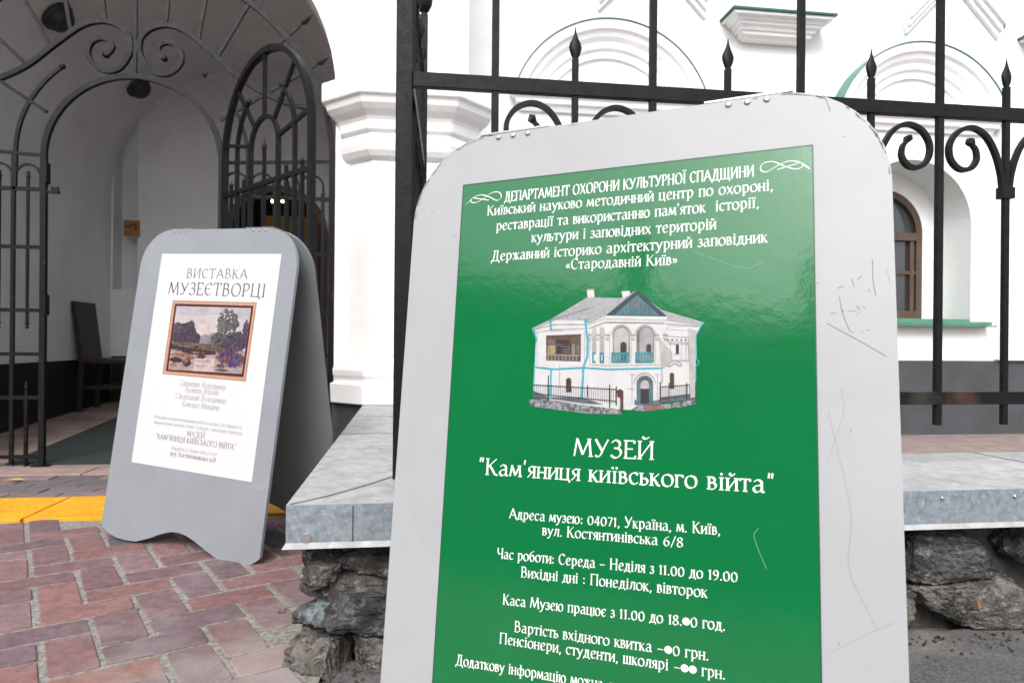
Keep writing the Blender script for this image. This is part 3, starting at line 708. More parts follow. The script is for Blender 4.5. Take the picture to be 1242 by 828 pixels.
def leaf_spear(mb, x, y, z, L=.092, wd=.0185, nrm=(0, 1, 0)):
    prof = [(0, .0075, .0075), (.05, .0075, .0075), (.12, .012, .008), (.28, wd * .93, .0075), (.38, wd, .007), (.50, wd * .86, .006), (.66, wd * .45, .005), (.82, wd * .18, .003), (1, .0008, .0008)]
    vv = []
    for h, a_, b_ in prof:
        for k in range(8):
            t = 2 * math.pi * k / 8; q = abs(math.cos(t)); vv.append((x + a_ * math.cos(t), y + b_ * math.sin(t), z + h * L))
    n = len(prof); mb.add(vv, [(i * 8 + k, i * 8 + (k + 1) % 8, i * 8 + 8 + (k + 1) % 8, i * 8 + 8 + k) for i in range(n - 1) for k in range(8)], smooth=True)
TB = None; SB = None; SCR = None
def fcopy(proto, name, mesh_fn, x):
    """first call builds, later calls copy the part"""
    if proto is None:
        return fpart(name, mesh_fn())
    c = proto.copy(); C.objects.link(c); c.parent = fence; c.location.x = x; return c
def tall():
    m = MB(); m.box(-.0095, .0095, Yf - .0085, Yf + .0085, .517, 2.12); leaf_spear(m, 0, Yf, 2.12); return m
def short():
    m = MB(); m.box(-.0085, .0085, Yf - .0075, Yf + .0075, .517, 1.558); leaf_spear(m, 0, Yf, 1.556); m.box(-.021, .021, Yf - .014, Yf + .014, 1.214, 1.248); return m
def scroll(s):
    pts = [(.011, 1.216), (.012, 1.25), (.020, 1.30), (.042, 1.362), (.075, 1.408), (.119, 1.427), (.165, 1.412), (.193, 1.372), (.190, 1.328), (.160, 1.299), (.124, 1.301), (.102, 1.328), (.104, 1.358), (.116, 1.374)]
    sp = spline([(s * x, Yf, z) for x, z in pts], 6); n = len(sp)
    tp_ = [1.0 if i < n * .8 else 1 - .25 * (i - n * .8) / (n * .2) for i in range(n)]
    m = MB(); m.sweep(sp, NY, .0068, .0085, taper=tp_)
    e = sp[-1]; m.sweep([e, e + Vector((s * .006, 0, .010)), e + Vector((s * .016, 0, .013))], NY, .008, .009, taper=[.8, 1.2, .9])
    return m
TXS = [.222 + .4545 * i for i in range(10)]; SXS = [.449 + .4545 * i for i in range(9)]
p1 = p2 = p3 = p4 = None
for x in TXS:
    o = fcopy(p1, 'tall_bar', tall, x); o.location.x = x
    if p1 is None: p1 = o
for x in SXS:
    o = fcopy(p2, 'spear_bar', short, x); o.location.x = x; p2 = p2 or o
    o = fcopy(p3, 'scroll', lambda: scroll(1), x); o.location.x = x; p3 = p3 or o
    o = fcopy(p4, 'scroll', lambda: scroll(-1), x); o.location.x = x; p4 = p4 or o
# short return of the fence towards the building, seen almost edge-on
NX = (1, 0, 0)
f = MB(); f.box(.022, .052, 2.90, 2.93, ZT + .001, 2.08); f.lathe([(.012, 0), (.016, .008), (.010, .016), (.018, .022), (.030, .045), (.034, .068), (.028, .092), (.012, .108), (.002, .112)], (.037, 2.915, 2.078), 16); fpart('return_post', f)
for z0_ in (1.455, .582):
    f = MB(); f.sweep([(-.012, Yf + .02, z0_ + .018), (.034, 2.90, z0_ + .018)], (0, 0, 1), .009, .018); fpart('return_rail', f)
def rx(y): return -.012 + (y - 1.98) * .05
for y in (2.13, 2.36, 2.59, 2.80):
    f = MB(); x = rx(y); f.box(x - .008, x + .008, y - .008, y + .008, .52, 1.85); leaf_spear(f, x, y, 1.85); fpart('return_bar', f)
for y in (2.24, 2.47, 2.70):
    for s in (1, -1):
        pts = [(.011, 1.216), (.02, 1.30), (.042, 1.362), (.075, 1.408), (.105, 1.39), (.105, 1.34), (.08, 1.33)]
        f = MB(); x = rx(y); f.sweep(spline([(x, y + s * a_, z) for a_, z in pts], 5), NX, .006, .008); f.sweep(spline([(x, y + s * a_, z + .42) for a_, z in pts], 5), NX, .006, .008); fpart('return_scroll', f)

# ------------------------------------------------------------------ lettering: letters drawn with a broad pen
def P_(s):
    out = []
    for part in s.split('|'):
        t = part.split(); n = [float(q) for q in t[1:]]
        out.append((t[0], list(zip(n[0::2], n[1::2]))))
    return out
CAP = {
 'А': (.80, 'l .04 0 .38 1|l .38 1 .76 0|h .17 .35 .60 .35'), 'Б': (.66, 'l .13 0 .13 1|h .13 1 .54 1|s .13 .54 .42 .54 .56 .30 .42 .02 .13 0'),
 'В': (.66, 'l .13 0 .13 1|s .10 1 .36 .99 .49 .78 .38 .56 .13 .54|s .13 .54 .44 .53 .57 .28 .42 .02 .10 0'),
 'Г': (.58, 'l .13 0 .13 1|h .08 1 .53 1|h .53 1 .53 .84'),
 'Д': (.86, 's .15 0 .27 .30 .33 .72 .35 1|h .24 1 .68 1|l .63 1 .63 0|h .03 0 .81 0|h .06 0 .03 -.20|h .79 0 .82 -.20'),
 'Е': (.60, 'l .13 0 .13 1|h .08 1 .52 1|h .13 .53 .44 .53|h .08 0 .56 0|h .52 1 .53 .86|h .56 0 .58 .14'),
 'Є': (.70, 's .63 .84 .48 .98 .28 .95 .12 .74 .09 .44 .20 .12 .42 .0 .64 .14|h .11 .52 .48 .52'),
 'З': (.58, 's .08 .86 .24 1 .42 .92 .46 .74 .38 .58 .20 .54|s .20 .54 .44 .50 .52 .28 .42 .06 .24 -.01 .05 .12'),
 'И': (.82, 'l .13 0 .13 1|h .16 .06 .66 .94|l .69 0 .69 1'), 'І': (.30, 'l .15 0 .15 1'),
 'К': (.72, 'l .13 0 .13 1|h .62 1 .17 .50|s .25 .58 .42 .32 .56 .06 .70 0'),
 'Л': (.78, 's .04 0 .18 .14 .28 .62 .31 1|h .22 1 .70 1|l .65 1 .65 0'),
 'М': (1.0, 'h .08 0 .20 1|l .20 1 .50 .10|h .50 .10 .80 1|l .80 1 .90 0'), 'Н': (.80, 'l .13 0 .13 1|h .13 .52 .67 .52|l .67 0 .67 1'),
 'О': (.86, 's .43 1.01 .18 .88 .08 .50 .18 .12 .43 -.01 .68 .12 .78 .50 .68 .88 .43 1.01'), 'П': (.80, 'l .13 0 .13 1|h .07 1 .73 1|l .67 0 .67 1'),
 'Р': (.62, 'l .13 0 .13 1|s .08 1 .38 1 .54 .82 .50 .58 .36 .46 .13 .45'), 'С': (.70, 's .63 .84 .48 .98 .28 .95 .12 .74 .09 .44 .20 .12 .42 .0 .64 .14'),
 'Т': (.70, 'l .35 0 .35 1|h .04 1 .66 1|h .05 1 .03 .85|h .65 1 .67 .85'), 'У': (.74, 'l .08 1 .40 .34|s .68 1 .48 .52 .34 .14 .22 .0 .08 .06'),
 'Х': (.76, 'l .10 1 .66 0|h .66 1 .08 0'), 'Ц': (.84, 'l .13 0 .13 1|h .10 0 .76 0|l .65 0 .65 1|h .76 0 .79 -.20'),
 'Ч': (.72, 's .12 1 .13 .62 .24 .44 .42 .44 .60 .54|l .60 0 .60 1'), 'Ш': (1.06, 'l .13 0 .13 1|l .52 0 .52 1|l .92 0 .92 1|h .10 0 .94 0'),
 'Щ': (1.10, 'l .13 0 .13 1|l .52 0 .52 1|l .92 0 .92 1|h .10 0 1.02 0|h 1.02 0 1.05 -.20'), 'Ь': (.64, 'l .13 0 .13 1|s .13 .54 .42 .54 .56 .30 .42 .02 .10 0'),
 'Ю': (1.12, 'l .13 0 .13 1|h .13 .52 .40 .52|s .70 1.01 .48 .88 .39 .50 .48 .12 .70 -.01 .92 .12 1.01 .50 .92 .88 .70 1.01'),
 'Я': (.68, 'l .55 0 .55 1|s .58 1 .30 1 .14 .84 .18 .60 .32 .50 .55 .48|h .40 .50 .06 0'), 'Ж': (1.04, 'l .52 0 .52 1|h .10 1 .50 .50|h .94 1 .54 .50|h .08 0 .50 .52|l .54 .52 .96 0'),
 'Ф': (.96, 'l .48 -.05 .48 1.05|s .48 .88 .22 .84 .10 .52 .22 .20 .48 .16|s .48 .88 .74 .84 .86 .52 .74 .20 .48 .16'),
}
LOW = {   # given for an x-height of .66
 'а': (.56, 's .10 .56 .24 .66 .38 .60 .42 .44 .42 .12 .46 .02 .54 .03|s .42 .38 .20 .34 .08 .20 .14 .03 .26 .01 .42 .14'),
 'б': (.60, 's .50 1.0 .22 .86 .10 .58 .10 .26 .22 .02 .36 .01 .50 .16 .50 .42 .36 .60 .22 .56 .11 .40'),
 'е': (.54, 's .10 .34 .30 .38 .44 .46 .42 .60 .30 .67 .16 .58 .09 .34 .16 .08 .30 .0 .49 .10'),
 'р': (.60, 'l .14 -.26 .14 .66|s .14 .52 .26 .66 .42 .62 .52 .40 .46 .12 .30 .0 .15 .08'),
 'у': (.56, 'l .06 .66 .30 .10|s .52 .66 .38 .32 .24 -.08 .14 -.26 .02 -.24'), 'ф': (.84, 'l .42 -.26 .42 .95|s .42 .62 .18 .60 .09 .34 .18 .06 .42 .03|s .42 .62 .66 .60 .75 .34 .66 .06 .42 .03'),
 'і': (.27, 'l .135 0 .135 .66|d .135 .86'), 'ї': (.30, 'l .15 0 .15 .66|d .05 .86|d .25 .86'),
}
DIG = {
 '0': (.62, 's .31 .80 .14 .68 .08 .40 .14 .10 .31 -.01 .48 .10 .54 .40 .48 .68 .31 .80'), '1': (.36, 'l .20 0 .20 .80|h .20 .80 .06 .68'),
 '3': (.52, 's .08 .72 .24 .80 .40 .70 .38 .50 .22 .44|s .22 .44 .44 .38 .46 .14 .30 -.01 .07 .08'), '4': (.58, 'h .40 .82 .05 .24|h .05 .24 .55 .24|l .40 0 .40 .82'),
 '5': (.54, 'h .14 .80 .46 .80|h .14 .80 .12 .46|s .12 .46 .34 .50 .46 .30 .38 .04 .20 -.01 .06 .08'),
 '6': (.58, 's .48 .84 .22 .66 .09 .34 .16 .06 .32 -.01 .48 .12 .48 .34 .36 .46 .20 .40 .10 .26'), '7': (.52, 'h .06 .80 .48 .80|l .48 .80 .20 0'),
 '8': (.58, 's .29 .44 .12 .58 .16 .76 .30 .82 .44 .74 .44 .58 .29 .44 .11 .30 .10 .10 .28 -.01 .48 .10 .46 .30 .29 .44'), '9': (.58, 's .48 .52 .36 .38 .18 .42 .10 .60 .20 .79 .38 .80 .49 .62 .46 .30 .32 .04 .14 -.02'), '2': (.54, 's .08 .66 .22 .80 .40 .74 .42 .54 .26 .26 .06 0|h .06 0 .50 0'),
}
PUN = {',': (.24, 's .12 .06 .14 -.02 .07 -.16'), '.': (.24, 'd .12 .04'), ':': (.26, 'd .13 .08|d .13 .50'), "'": (.22, 'h .12 1.02 .09 .78'), '"': (.36, 'h .13 1.04 .10 .80|h .27 1.04 .24 .80'),
 '–': (.58, 'h .06 .34 .52 .34'), '/': (.46, 'h .06 -.10 .42 .90'), '«': (.46, 'h .22 .52 .08 .33|h .08 .33 .22 .14|h .40 .52 .26 .33|h .26 .33 .40 .14'), '»': (.46, 'h .08 .52 .22 .33|h .22 .33 .08 .14|h .26 .52 .40 .33|h .40 .33 .26 .14'),
 '●': (.62, 'b .31 .40')}
def glyph(ch):
    """advance and strokes of one character, in cap heights"""
    if ch == ' ': return .34, []
    if ch in PUN: return PUN[ch][0], P_(PUN[ch][1])
    if ch in DIG: return DIG[ch][0], P_(DIG[ch][1])
    if ch in LOW: return LOW[ch][0], P_(LOW[ch][1])
    if ch in CAP: return CAP[ch][0], P_(CAP[ch][1])
    if ch == 'Ї': return .36, P_('l .18 0 .18 1|d .06 1.2|d .30 1.2')
    if ch == 'Й': a, s = glyph('И'); return a, s + P_('s .26 1.24 .40 1.14 .56 1.24')
    if ch == 'й': a, s = glyph('и'); return a, s + P_('s .18 .92 .28 .80 .40 .92')
    if ch == 'є': a, s = CAP['Є']; k = .66; return a * k, [(t, [(x * k, y * k) for x, y in p]) for t, p in P_(s)]
    u = ch.upper(); a, s = CAP[u]; k = .66
    return a * k * 1.04, [(t, [(x * k * 1.04, y * k) for x, y in p]) for t, p in P_(s)]
class Pen:
    """broad-pen strokes laid out in a panel's own plane: (u across, z up), y just in front of it"""
    def __init__(s, mb, y, fat=.145, thin=.05, ang=28, serif=.0, slant=0):
        s.mb, s.y, s.fat, s.thin, s.ang, s.serif, s.slant = mb, y, fat, thin, R(ang), serif, slant; s.k = 0
    def stroke(s, pts, size, fat=None, m=0, cst=None):
        s.k += 1; y = s.y - (s.k % 3) * .00005
        P = [Vector((p[0], p[1])) for p in pts]; n = len(P); vv = []
        fat = fat or s.fat
        for i, p in enumerate(P):
            t = P[min(i + 1, n - 1)] - P[max(i - 1, 0)]
            if t.length < 1e-9: t = Vector((1, 0))
            t.normalize(); ph = math.atan2(t.y, t.x)
            wd = cst if cst else math.hypot(fat * math.sin(ph - s.ang), s.thin)
            b = Vector((-t.y, t.x)) * (wd * size / 2)
            e = Vector((0, 0))
            if i in (0, n - 1): e = t * ((1 if i else -1) * s.thin * size * .45)
            for q in (p + b + e, p - b + e): vv.append((q.x, y, q.y))
        s.mb.add(vv, [(2 * i, 2 * i + 1, 2 * i + 3, 2 * i + 2) for i in range(n - 1)], m)
    def dot(s, c, r, m=0, sy=1.0):
        s.k += 1; s.mb.ngon([(c[0] + r * math.cos(2 * math.pi * k / 12), s.y - (s.k % 3) * .00005, c[1] + r * sy * math.sin(2 * math.pi * k / 12)) for k in range(12)], m)
    def text(s, string, uc, z, cap, width=None, dz=0, left=None, m=0, gap=.045):
        w_ = sum(glyph(c)[0] + gap for c in string) - gap
        kx = (width / (w_ * cap)) if width else 1.0
        x = (left if left is not None else uc - w_ * cap * kx / 2); W_ = w_ * cap * kx; x00 = x
        for ch in string:
            a, st = glyph(ch)
            zz = z + dz * ((x - x00) / W_ - .5)
            tr = lambda p: (x + (p[0] + s.slant * p[1]) * cap * kx, zz + p[1] * cap)
            for t, pts in st:
                if t == 'd': s.dot(tr(pts[0]), .075 * cap, m)
                elif t == 'b': s.dot(tr(pts[0]), .36 * cap, m, .95)
                elif t == 's': s.stroke([tr(p) for p in spline([(p[0], p[1], 0) for p in pts], 5)], cap, m=m)
                else:
                    s.stroke([tr(p) for p in pts], cap, m=m, fat=s.fat if t == 'l' else s.fat * .8)
                    if t == 'l' and s.serif:
                        for (px, py) in pts:
                            if abs(pts[0][0] - pts[1][0]) < .2: s.stroke([tr((px - s.serif, py)), tr((px + s.serif, py))], cap, m=m, cst=s.thin * 1.15)
            x += (a + gap) * cap * kx

# ------------------------------------------------------------------ the two A-frame boards
BW, BH = .775, 1.181
def outline(z_off=0.0):
    r = .150; hw = BW / 2; pts = []
    # bottom edge, right to left: two rounded feet and a shallow arch between them
    bot = [(.3875, .040), (.375, .028), (.353, .013), (.307, .0), (.262, .0), (.219, .002), (.15, .025), (.092, .048), (.045, .062), (.0, .067), (-.035, .062), (-.085, .046), (-.13, .026), (-.198, .003), (-.245, .0), (-.294, .001), (-.351, .014), (-.375, .026), (-.3875, .040)]
    pts += [(x, max(z, 0) + z_off) for x, z in bot]
    for k in range(0, 11):
        a_ = R(180 - 9 * k); pts.append((-hw + r + r * math.cos(a_), BH - r + r * math.sin(a_)))
    for k in range(0, 11):
        a_ = R(90 - 9 * k); pts.append((hw - r + r * math.cos(a_), BH - r + r * math.sin(a_)))
    return pts
def a_frame(name, label, loc, rot, face, z_off=0.0, spread=20, group=None):
    t = thing(name, label, 'sign board', loc, rot)
    pts = outline(z_off)
    f = MB(); f.prism([(x, 0, z) for x, z in pts], (0, .012, 0), 0, smooth=False)
    f.m = [0 if len(q) > 4 else 1 for q in f.f]
    fp = f.build('front_panel', [M[face], M['edge'] if face == 'board' else M[face]], t, bevel=.0015)
    sa, ca = math.sin(R(spread)), math.cos(R(spread))
    # the rear panel hangs from the hinges and stands behind
    f = MB(); V = lambda x, z, d: (x, .040 + (BH - z) * sa + d * ca, BH - (BH - z) * ca + d * sa)
    lift = .012
    a_ = [V(x, z + (lift if z < .2 else 0), 0) for x, z in pts]; b_ = [V(x, z + (lift if z < .2 else 0), .012) for x, z in pts]; n = len(pts)
    f.add(a_ + b_, [tuple(range(n)), tuple(range(2 * n - 1, n - 1, -1))]); f.add(a_ + b_, [(i, (i + 1) % n, n + (i + 1) % n, n + i) for i in range(n)])
    f.build('rear_panel', M['board_grey_shaded'] if face == 'board_grey' else M[face], t, bevel=.0015)
    for x in (-.197, .195):
        f = MB(); f.box(x - .065, x + .065, -.001, .046, BH + .0005, BH + .0035); f.box(x - .05, x + .05, .012, .040, BH - .02, BH + .0)
        h = f.build('hinge', M['rivet'], t)
        for dx in (-.028, 0, .028):
            f = MB(); f.lathe([(.0052, 0), (.0048, -.0016), (.003, -.0026), (.0016, -.0022)], (x + dx, -.0004, BH - .0066), 10, axis='y'); f.build('rivet', M['rivet'], h)
    return t, fp

# --- green museum board in front
grn, gp = a_frame('green_sign_board', 'tall white A-frame board with a green museum information poster, nearest to the viewer', (.2687, .9605, -.0333), (-.1565, -.0235, -.5467), 'board', .030)
PU0, PU1, PZ0, PZ1 = -.289, .286, .16, 1.0916
f = MB(); f.box(PU0, PU1, -.0012, -.0004, PZ0, PZ1); pst = f.build('poster', M['green'], grn)
f = MB(); ribbon(f, [(PU0, -.00135, PZ1), (PU1, -.00135, PZ1)], .0022, (0, -1, 0)); ribbon(f, [(PU0, -.00135, PZ0), (PU0, -.00135, PZ1)], .0016, (0, -1, 0)); ribbon(f, [(PU1, -.00135, PZ0), (PU1, -.00135, PZ1)], .0018, (0, -1, 0)); f.build('poster_edge', M['green_border'], pst)
f = MB(); pen = Pen(f, -.0016, .126, .046, 28, serif=.085)
cap = .0255
for s_, a_, b_, cp in [("Київський науково методичний центр по охороні,", (-.2388, 1.0306), (.2313, 1.0283), .0178), ("реставрації та використанню пам'яток  історії,", (-.2197, 1.0021), (.2115, 1.0033), .0178),
                   ("культури і заповідних територій", (-.1524, .9765), (.1497, .9751), .0178), ("Державний історико архітектурний заповідник", (-.226, .948), (.2228, .949), .0178), ("«Стародавній Київ»", (-.0902, .9256), (.0921, .9231), .0172),
                   ("Адреса музею: 04071, Україна, м. Київ,", (-.1688, .5214), (.1576, .525), .0155), ("вул. Костянтинівська 6/8", (-.1115, .5009), (.106, .5031), .0155),
                   ("Час роботи: Середа – Неділя з 11.00 до 19.00", (-.187, .4583), (.1812, .4635), .0155), ("Вихідні дні : Понеділок, вівторок", (-.1444, .4339), (.14, .4376), .0155),
                   ("Каса Музею працює з 11.00 до 18.●0 год.", (-.173, .3894), (.1648, .3967), .0155), ("Вартість вхідного квитка –●0 грн.", (-.1513, .3516), (.1428, .3543), .0155),
                   ("Пенсіонери, студенти, школярі –●● грн.", (-.1754, .331), (.165, .333), .0155), ("Додаткову інформацію можна отримати в музеї", (-.2494, .2878), (.135, .2935), .0155)]:
    pen.text(s_, (a_[0] + b_[0]) / 2, (a_[1] + b_[1]) / 2, cp, b_[0] - a_[0], dz=b_[1] - a_[1])
pen2 = Pen(f, -.0016, .13, .05, 28, serif=.07)
pen2.text("ДЕПАРТАМЕНТ ОХОРОНИ КУЛЬТУРНОЇ СПАДЩИНИ", -.0011, 1.0530, .0172, .4116)
pen3 = Pen(f, -.0016, .135, .045, 28, serif=.09)
pen3.text("МУЗЕЙ", -.002, .6254, .0262, .128)
pen3.text("\"Кам'яниця київського війта\"", .001, .5876, .0255, .459)
def flourish(u, z, s, k=1.0):
    c = [(-.034, -.008), (-.020, .004), (-.004, .007), (.012, .001), (.026, -.006), (.034, -.001), (.030, .008), (.016, .009), (.0, .0), (-.014, -.006), (-.024, -.004), (-.022, .003), (-.008, .0), (.010, -.004)]
    q = spline([(u + s * a_ * k, z + b_ * k, 0) for a_, b_ in c], 7); Pen(f, -.0016, .075, .03, 40).stroke(q, .022)
flourish(-.247, 1.0628, 1); flourish(.2475, 1.0635, -1)
flourish(-.245, .246, 1); flourish(.245, .246, -1)
f.build('lettering', M['letter'], pst)

# the museum's picture, printed on the poster
H3 = [[0.00029219367882172984, 7.82120710477895e-06, -0.17173931115764854], [7.97054744583509e-05, -0.00025505028417937593, 0.9117101017518732], [0.00010471500663745067, 4.2417093270966495e-05, 1.0]]
L3 = [[0.0006155750321291823, 8.618925023159548e-05, -0.2794331236793359], [0.00010093302693783246, -0.0004387325231251441, 0.9484768391300739], [9.267443445905211e-05, 3.0456341077878066e-05, 1.0]]
class Print:
    """flat printed artwork: areas and lines given on a drawing grid, laid on the poster's own plane"""
    def __init__(s, Hm, y, step=.000005): s.H, s.y, s.n, s.mb, s.mats, s.step = Hm, y, 0, MB(), [], step
    def pt(s, x, y, lay):
        a_ = [r[0] * x + r[1] * y + r[2] for r in s.H]; return (a_[0] / a_[2], s.y - lay * s.step, a_[1] / a_[2])
    def mi(s, m):
        if m not in s.mats: s.mats.append(m)
        return s.mats.index(m)
    def area(s, pts, m): s.n += 1; s.mb.ngon([s.pt(x, y, s.n) for x, y in pts], s.mi(m))
    def rect(s, x0, y0, x1, y1, m): s.area([(x0, y0), (x1, y0), (x1, y1), (x0, y1)], m)
    def line(s, pts, wd, m):
        s.n += 1; P = [Vector(p) for p in pts]; vv = []
        for i, p in enumerate(P):
            t = (P[min(i + 1, len(P) - 1)] - P[max(i - 1, 0)]).normalized(); b = Vector((-t.y, t.x)) * (wd / 2)
            vv += [s.pt(*(p + b), s.n), s.pt(*(p - b), s.n)]
        s.mb.add(vv, [(2 * i, 2 * i + 1, 2 * i + 3, 2 * i + 2) for i in range(len(P) - 1)], s.mi(m))
    def arch(s, x0, x1, yt, yb, m):
        r = (x1 - x0) / 2; c = (x0 + x1) / 2
        s.area([(x0, yb)] + [(c - r * math.cos(math.pi * k / 14), yt + r - r * math.sin(math.pi * k / 14)) for k in range(15)] + [(x1, yb)], m)
    def blob(s, cx, cy, rx_, ry, m, seed=0, n=26, jag=.22):
        q = random.Random(seed)
        s.area([(cx + rx_ * (1 + q.uniform(-jag, jag)) * math.cos(2 * math.pi * k / n), cy + ry * (1 + q.uniform(-jag, jag)) * math.sin(2 * math.pi * k / n)) for k in range(n)], m)
def ink(name, col, var=.0, scale=60, rough=.35): return mat('print_' + name, col, rough, var=var, scale=scale)
I = {k: ink(k, *v) for k, v in dict(white=((.50, .50, .50), .10, 30), cream=((.36, .345, .325), .2), roof=((.30, .30, .31), .2, 200), lgrey=((.27, .27, .285), .2), mgrey=((.12, .12, .125), .3), dteal=((.018, .04, .048), .2), teal=((.06, .14, .16), .3, 50), sky=((.04, .30, .40), .15),
     turq=((.03, .20, .25), .3), dark=((.03, .025, .028), .3), brown=((.10, .06, .04), .4, 80), gold=((.30, .23, .10), .4, 90), slate=((.10, .12, .15), .3), cobble=((.26, .26, .28), .8, 190), red=((.22, .11, .10), .3, 90), maroon=((.07, .03, .025), .3), beige=((.21, .185, .16), .3)).items()}
pr = Print(H3, -.0016)
pr.area([(60, 702), (180, 700), (380, 722), (600, 742), (604, 790), (400, 786), (230, 765), (65, 742)], I['cobble'])
pr.area([(662, 722), (745, 735), (830, 735), (1038, 703), (1040, 730), (960, 748), (870, 758), (740, 772), (668, 768)], I['cobble'])
pr.area([(742, 735), (830, 733), (870, 757), (745, 772)], I['red'])
pr.area([(90, 282), (200, 228), (410, 225), (800, 220), (1075, 255), (1045, 330), (1043, 500), (1042, 700), (830, 722), (700, 740), (660, 765), (600, 762), (380, 735), (82, 690), (90, 500), (103, 345)], I['white'])
pr.area([(78, 282), (185, 232), (405, 100), (600, 106), (690, 62), (840, 175), (1095, 250), (1070, 268), (860, 240), (520, 215), (410, 262), (395, 238), (215, 236), (100, 292)], I['roof'])
pr.area([(400, 58), (443, 54), (445, 100), (405, 102)], I['white']); pr.area([(605, 66), (653, 63), (656, 84), (612, 106)], I['white']); pr.rect(402, 52, 442, 60, I['lgrey'])
pr.area([(697, 57), (874, 214), (512, 208)], I['dteal']); pr.area([(697, 88), (828, 208), (562, 206)], I['teal'])
for x in range(590, 820, 22): pr.line([(x, 206), (x, 206 - max(4, (118 - abs(x - 697)) * .86))], 2.5, I['dteal'])
pr.blob(689, 138, 20, 24, I['mgrey'], 3, jag=.12)
pr.area([(512, 210), (874, 216), (866, 240), (500, 236), (415, 285), (408, 265)], I['white']); pr.line([(408, 270), (505, 228), (868, 236)], 4, I['lgrey']); pr.line([(412, 285), (510, 250), (860, 256)], 5, I['mgrey'])
pr.line([(90, 292), (205, 262), (392, 262)], 8, I['lgrey']); pr.line([(100, 312), (200, 290), (392, 285)], 5, I['cream']); pr.line([(868, 258), (1065, 272)], 9, I['lgrey']); pr.line([(868, 290), (1050, 300)], 5, I['cream'])
# gallery on the left
pr.area([(160, 326), (366, 318), (364, 480), (160, 474)], I['brown'])
pr.rect(168, 384, 214, 436, I['gold']); pr.rect(172, 350, 210, 378, I['mgrey']); pr.rect(218, 352, 300, 376, I['dark']); pr.arch(222, 250, 386, 432, I['dark']); pr.rect(256, 380, 306, 434, I['dark'])
for yy in (392, 408, 424): pr.line([(260, yy), (302, yy)], 4, I['beige'])
pr.rect(312, 376, 330, 436, I['beige']); pr.rect(340, 384, 358, 434, I['mgrey'])
for k in range(9): pr.line([(172 + k * 21, 446), (172 + k * 21, 474)], 9, I['beige'])
pr.line([(160, 440), (364, 444)], 5, I['lgrey']); pr.line([(205, 300), (230, 292), (262, 300)], 6, I['lgrey'])
# porch arches
for x0_, x1_ in ((430, 458), (476, 506)): pr.arch(x0_, x1_, 276, 430, I['cream']); pr.rect(x0_ + 6, 330, x0_ + 20, 430, I['lgrey'])
pr.arch(553, 655, 270, 486, I['beige']); pr.arch(692, 798, 270, 486, I['beige']); pr.arch(560, 648, 280, 430, I['cream']); pr.arch(712, 792, 282, 430, I['lgrey'])
pr.arch(598, 635, 364, 480, I['dark']); pr.arch(752, 780, 376, 425, I['maroon']); pr.line([(704, 300), (704, 430)], 12, I['mgrey'])
for x in (414, 465, 520, 672, 812, 862): pr.rect(x - 14, 318, x + 16, 330, I['lgrey']); pr.rect(x - 11, 338, x + 13, 345, I['cream']); pr.rect(x - 8, 348, x + 10, 356, I['lgrey'])
for x0_, x1_ in ((545, 652), (686, 790), (432, 452), (476, 502)):
    pr.rect(x0_, 426, x1_, 438, I['turq']); pr.rect(x0_, 476, x1_, 489, I['turq'])
    x = x0_ + 5
    while x < x1_: pr.line([(x, 436), (x, 478)], 10, I['turq']); x += 17
pr.line([(415, 498), (530, 504), (850, 498)], 5, I['cream'])
pr.area([(822, 330), (905, 425), (905, 480), (850, 520), (852, 600), (838, 610), (838, 500)], I['cream'])
# bands, pipes
pr.line([(92, 512), (200, 525), (382, 516), (530, 526), (850, 518)], 10, I['sky'])
pr.line([(395, 232), (398, 300), (406, 350), (404, 450), (380, 515), (376, 600), (370, 726)], 13, I['sky']); pr.rect(384, 225, 408, 250, I['sky'])
pr.line([(185, 232), (190, 300)], 12, I['sky']); pr.line([(190, 520), (184, 700)], 10, I['sky']); pr.line([(80, 284), (98, 330), (105, 360)], 9, I['sky']); pr.line([(98, 360), (88, 690)], 4, I['sky'])
pr.line([(1092, 252), (1080, 262), (1045, 325), (1047, 465), (1062, 478), (1060, 496), (1043, 506), (1042, 700)], 7, I['sky'])
# openings low and right
pr.arch(926, 944, 376, 434, I['dark']); pr.rect(916, 434, 955, 440, I['lgrey']); pr.arch(890, 916, 545, 640, I['maroon']); pr.arch(278, 309, 576, 660, I['maroon'])
pr.line([(878, 510), (890, 486), (920, 474), (950, 486), (962, 508)], 8, I['lgrey']); pr.line([(886, 512), (920, 490), (954, 510)], 4, I['mgrey'])
pr.line([(240, 495), (240, 640)], 4, I['lgrey']); pr.line([(985, 330), (985, 470)], 3, I['lgrey']); pr.line([(868, 330), (1040, 340)], 4, I['lgrey']); pr.line([(868, 470), (1040, 478)], 5, I['lgrey'])
pr.area([(84, 650), (175, 688), (182, 706), (82, 690)], I['slate']); pr.area([(300, 690), (375, 690), (500, 735), (380, 726), (190, 700), (190, 690)], I['slate']); pr.area([(835, 690), (1040, 665), (1040, 703), (838, 722)], I['slate'])
pr.arch(694, 792, 562, 736, I['slate']); pr.rect(694, 640, 792, 734, I['teal']); pr.arch(718, 768, 590, 690, I['cream']); pr.rect(718, 640, 768, 728, I['dark'])
for k in range(7): a_ = R(20 + k * 23.3); pr.line([(743 + 24 * math.cos(a_), 614 - 24 * math.sin(a_)), (743 + 48 * math.cos(a_), 614 - 48 * math.sin(a_))], 4, I['dark'])
pr.area([(682, 700), (700, 716), (700, 740), (682, 732)], I['slate']); pr.area([(790, 712), (836, 702), (836, 735), (790, 735)], I['slate'])
for x in range(90, 575, 13): pr.line([(x, 612 + (x - 90) * .06), (x, 690 + (x - 90) * .085)], 2.2, I['dark'])
for x in range(838, 1044, 12): pr.line([(x, 628 - (x - 838) * .05), (x, 712 - (x - 838) * .06)], 2.4, I['dark'])
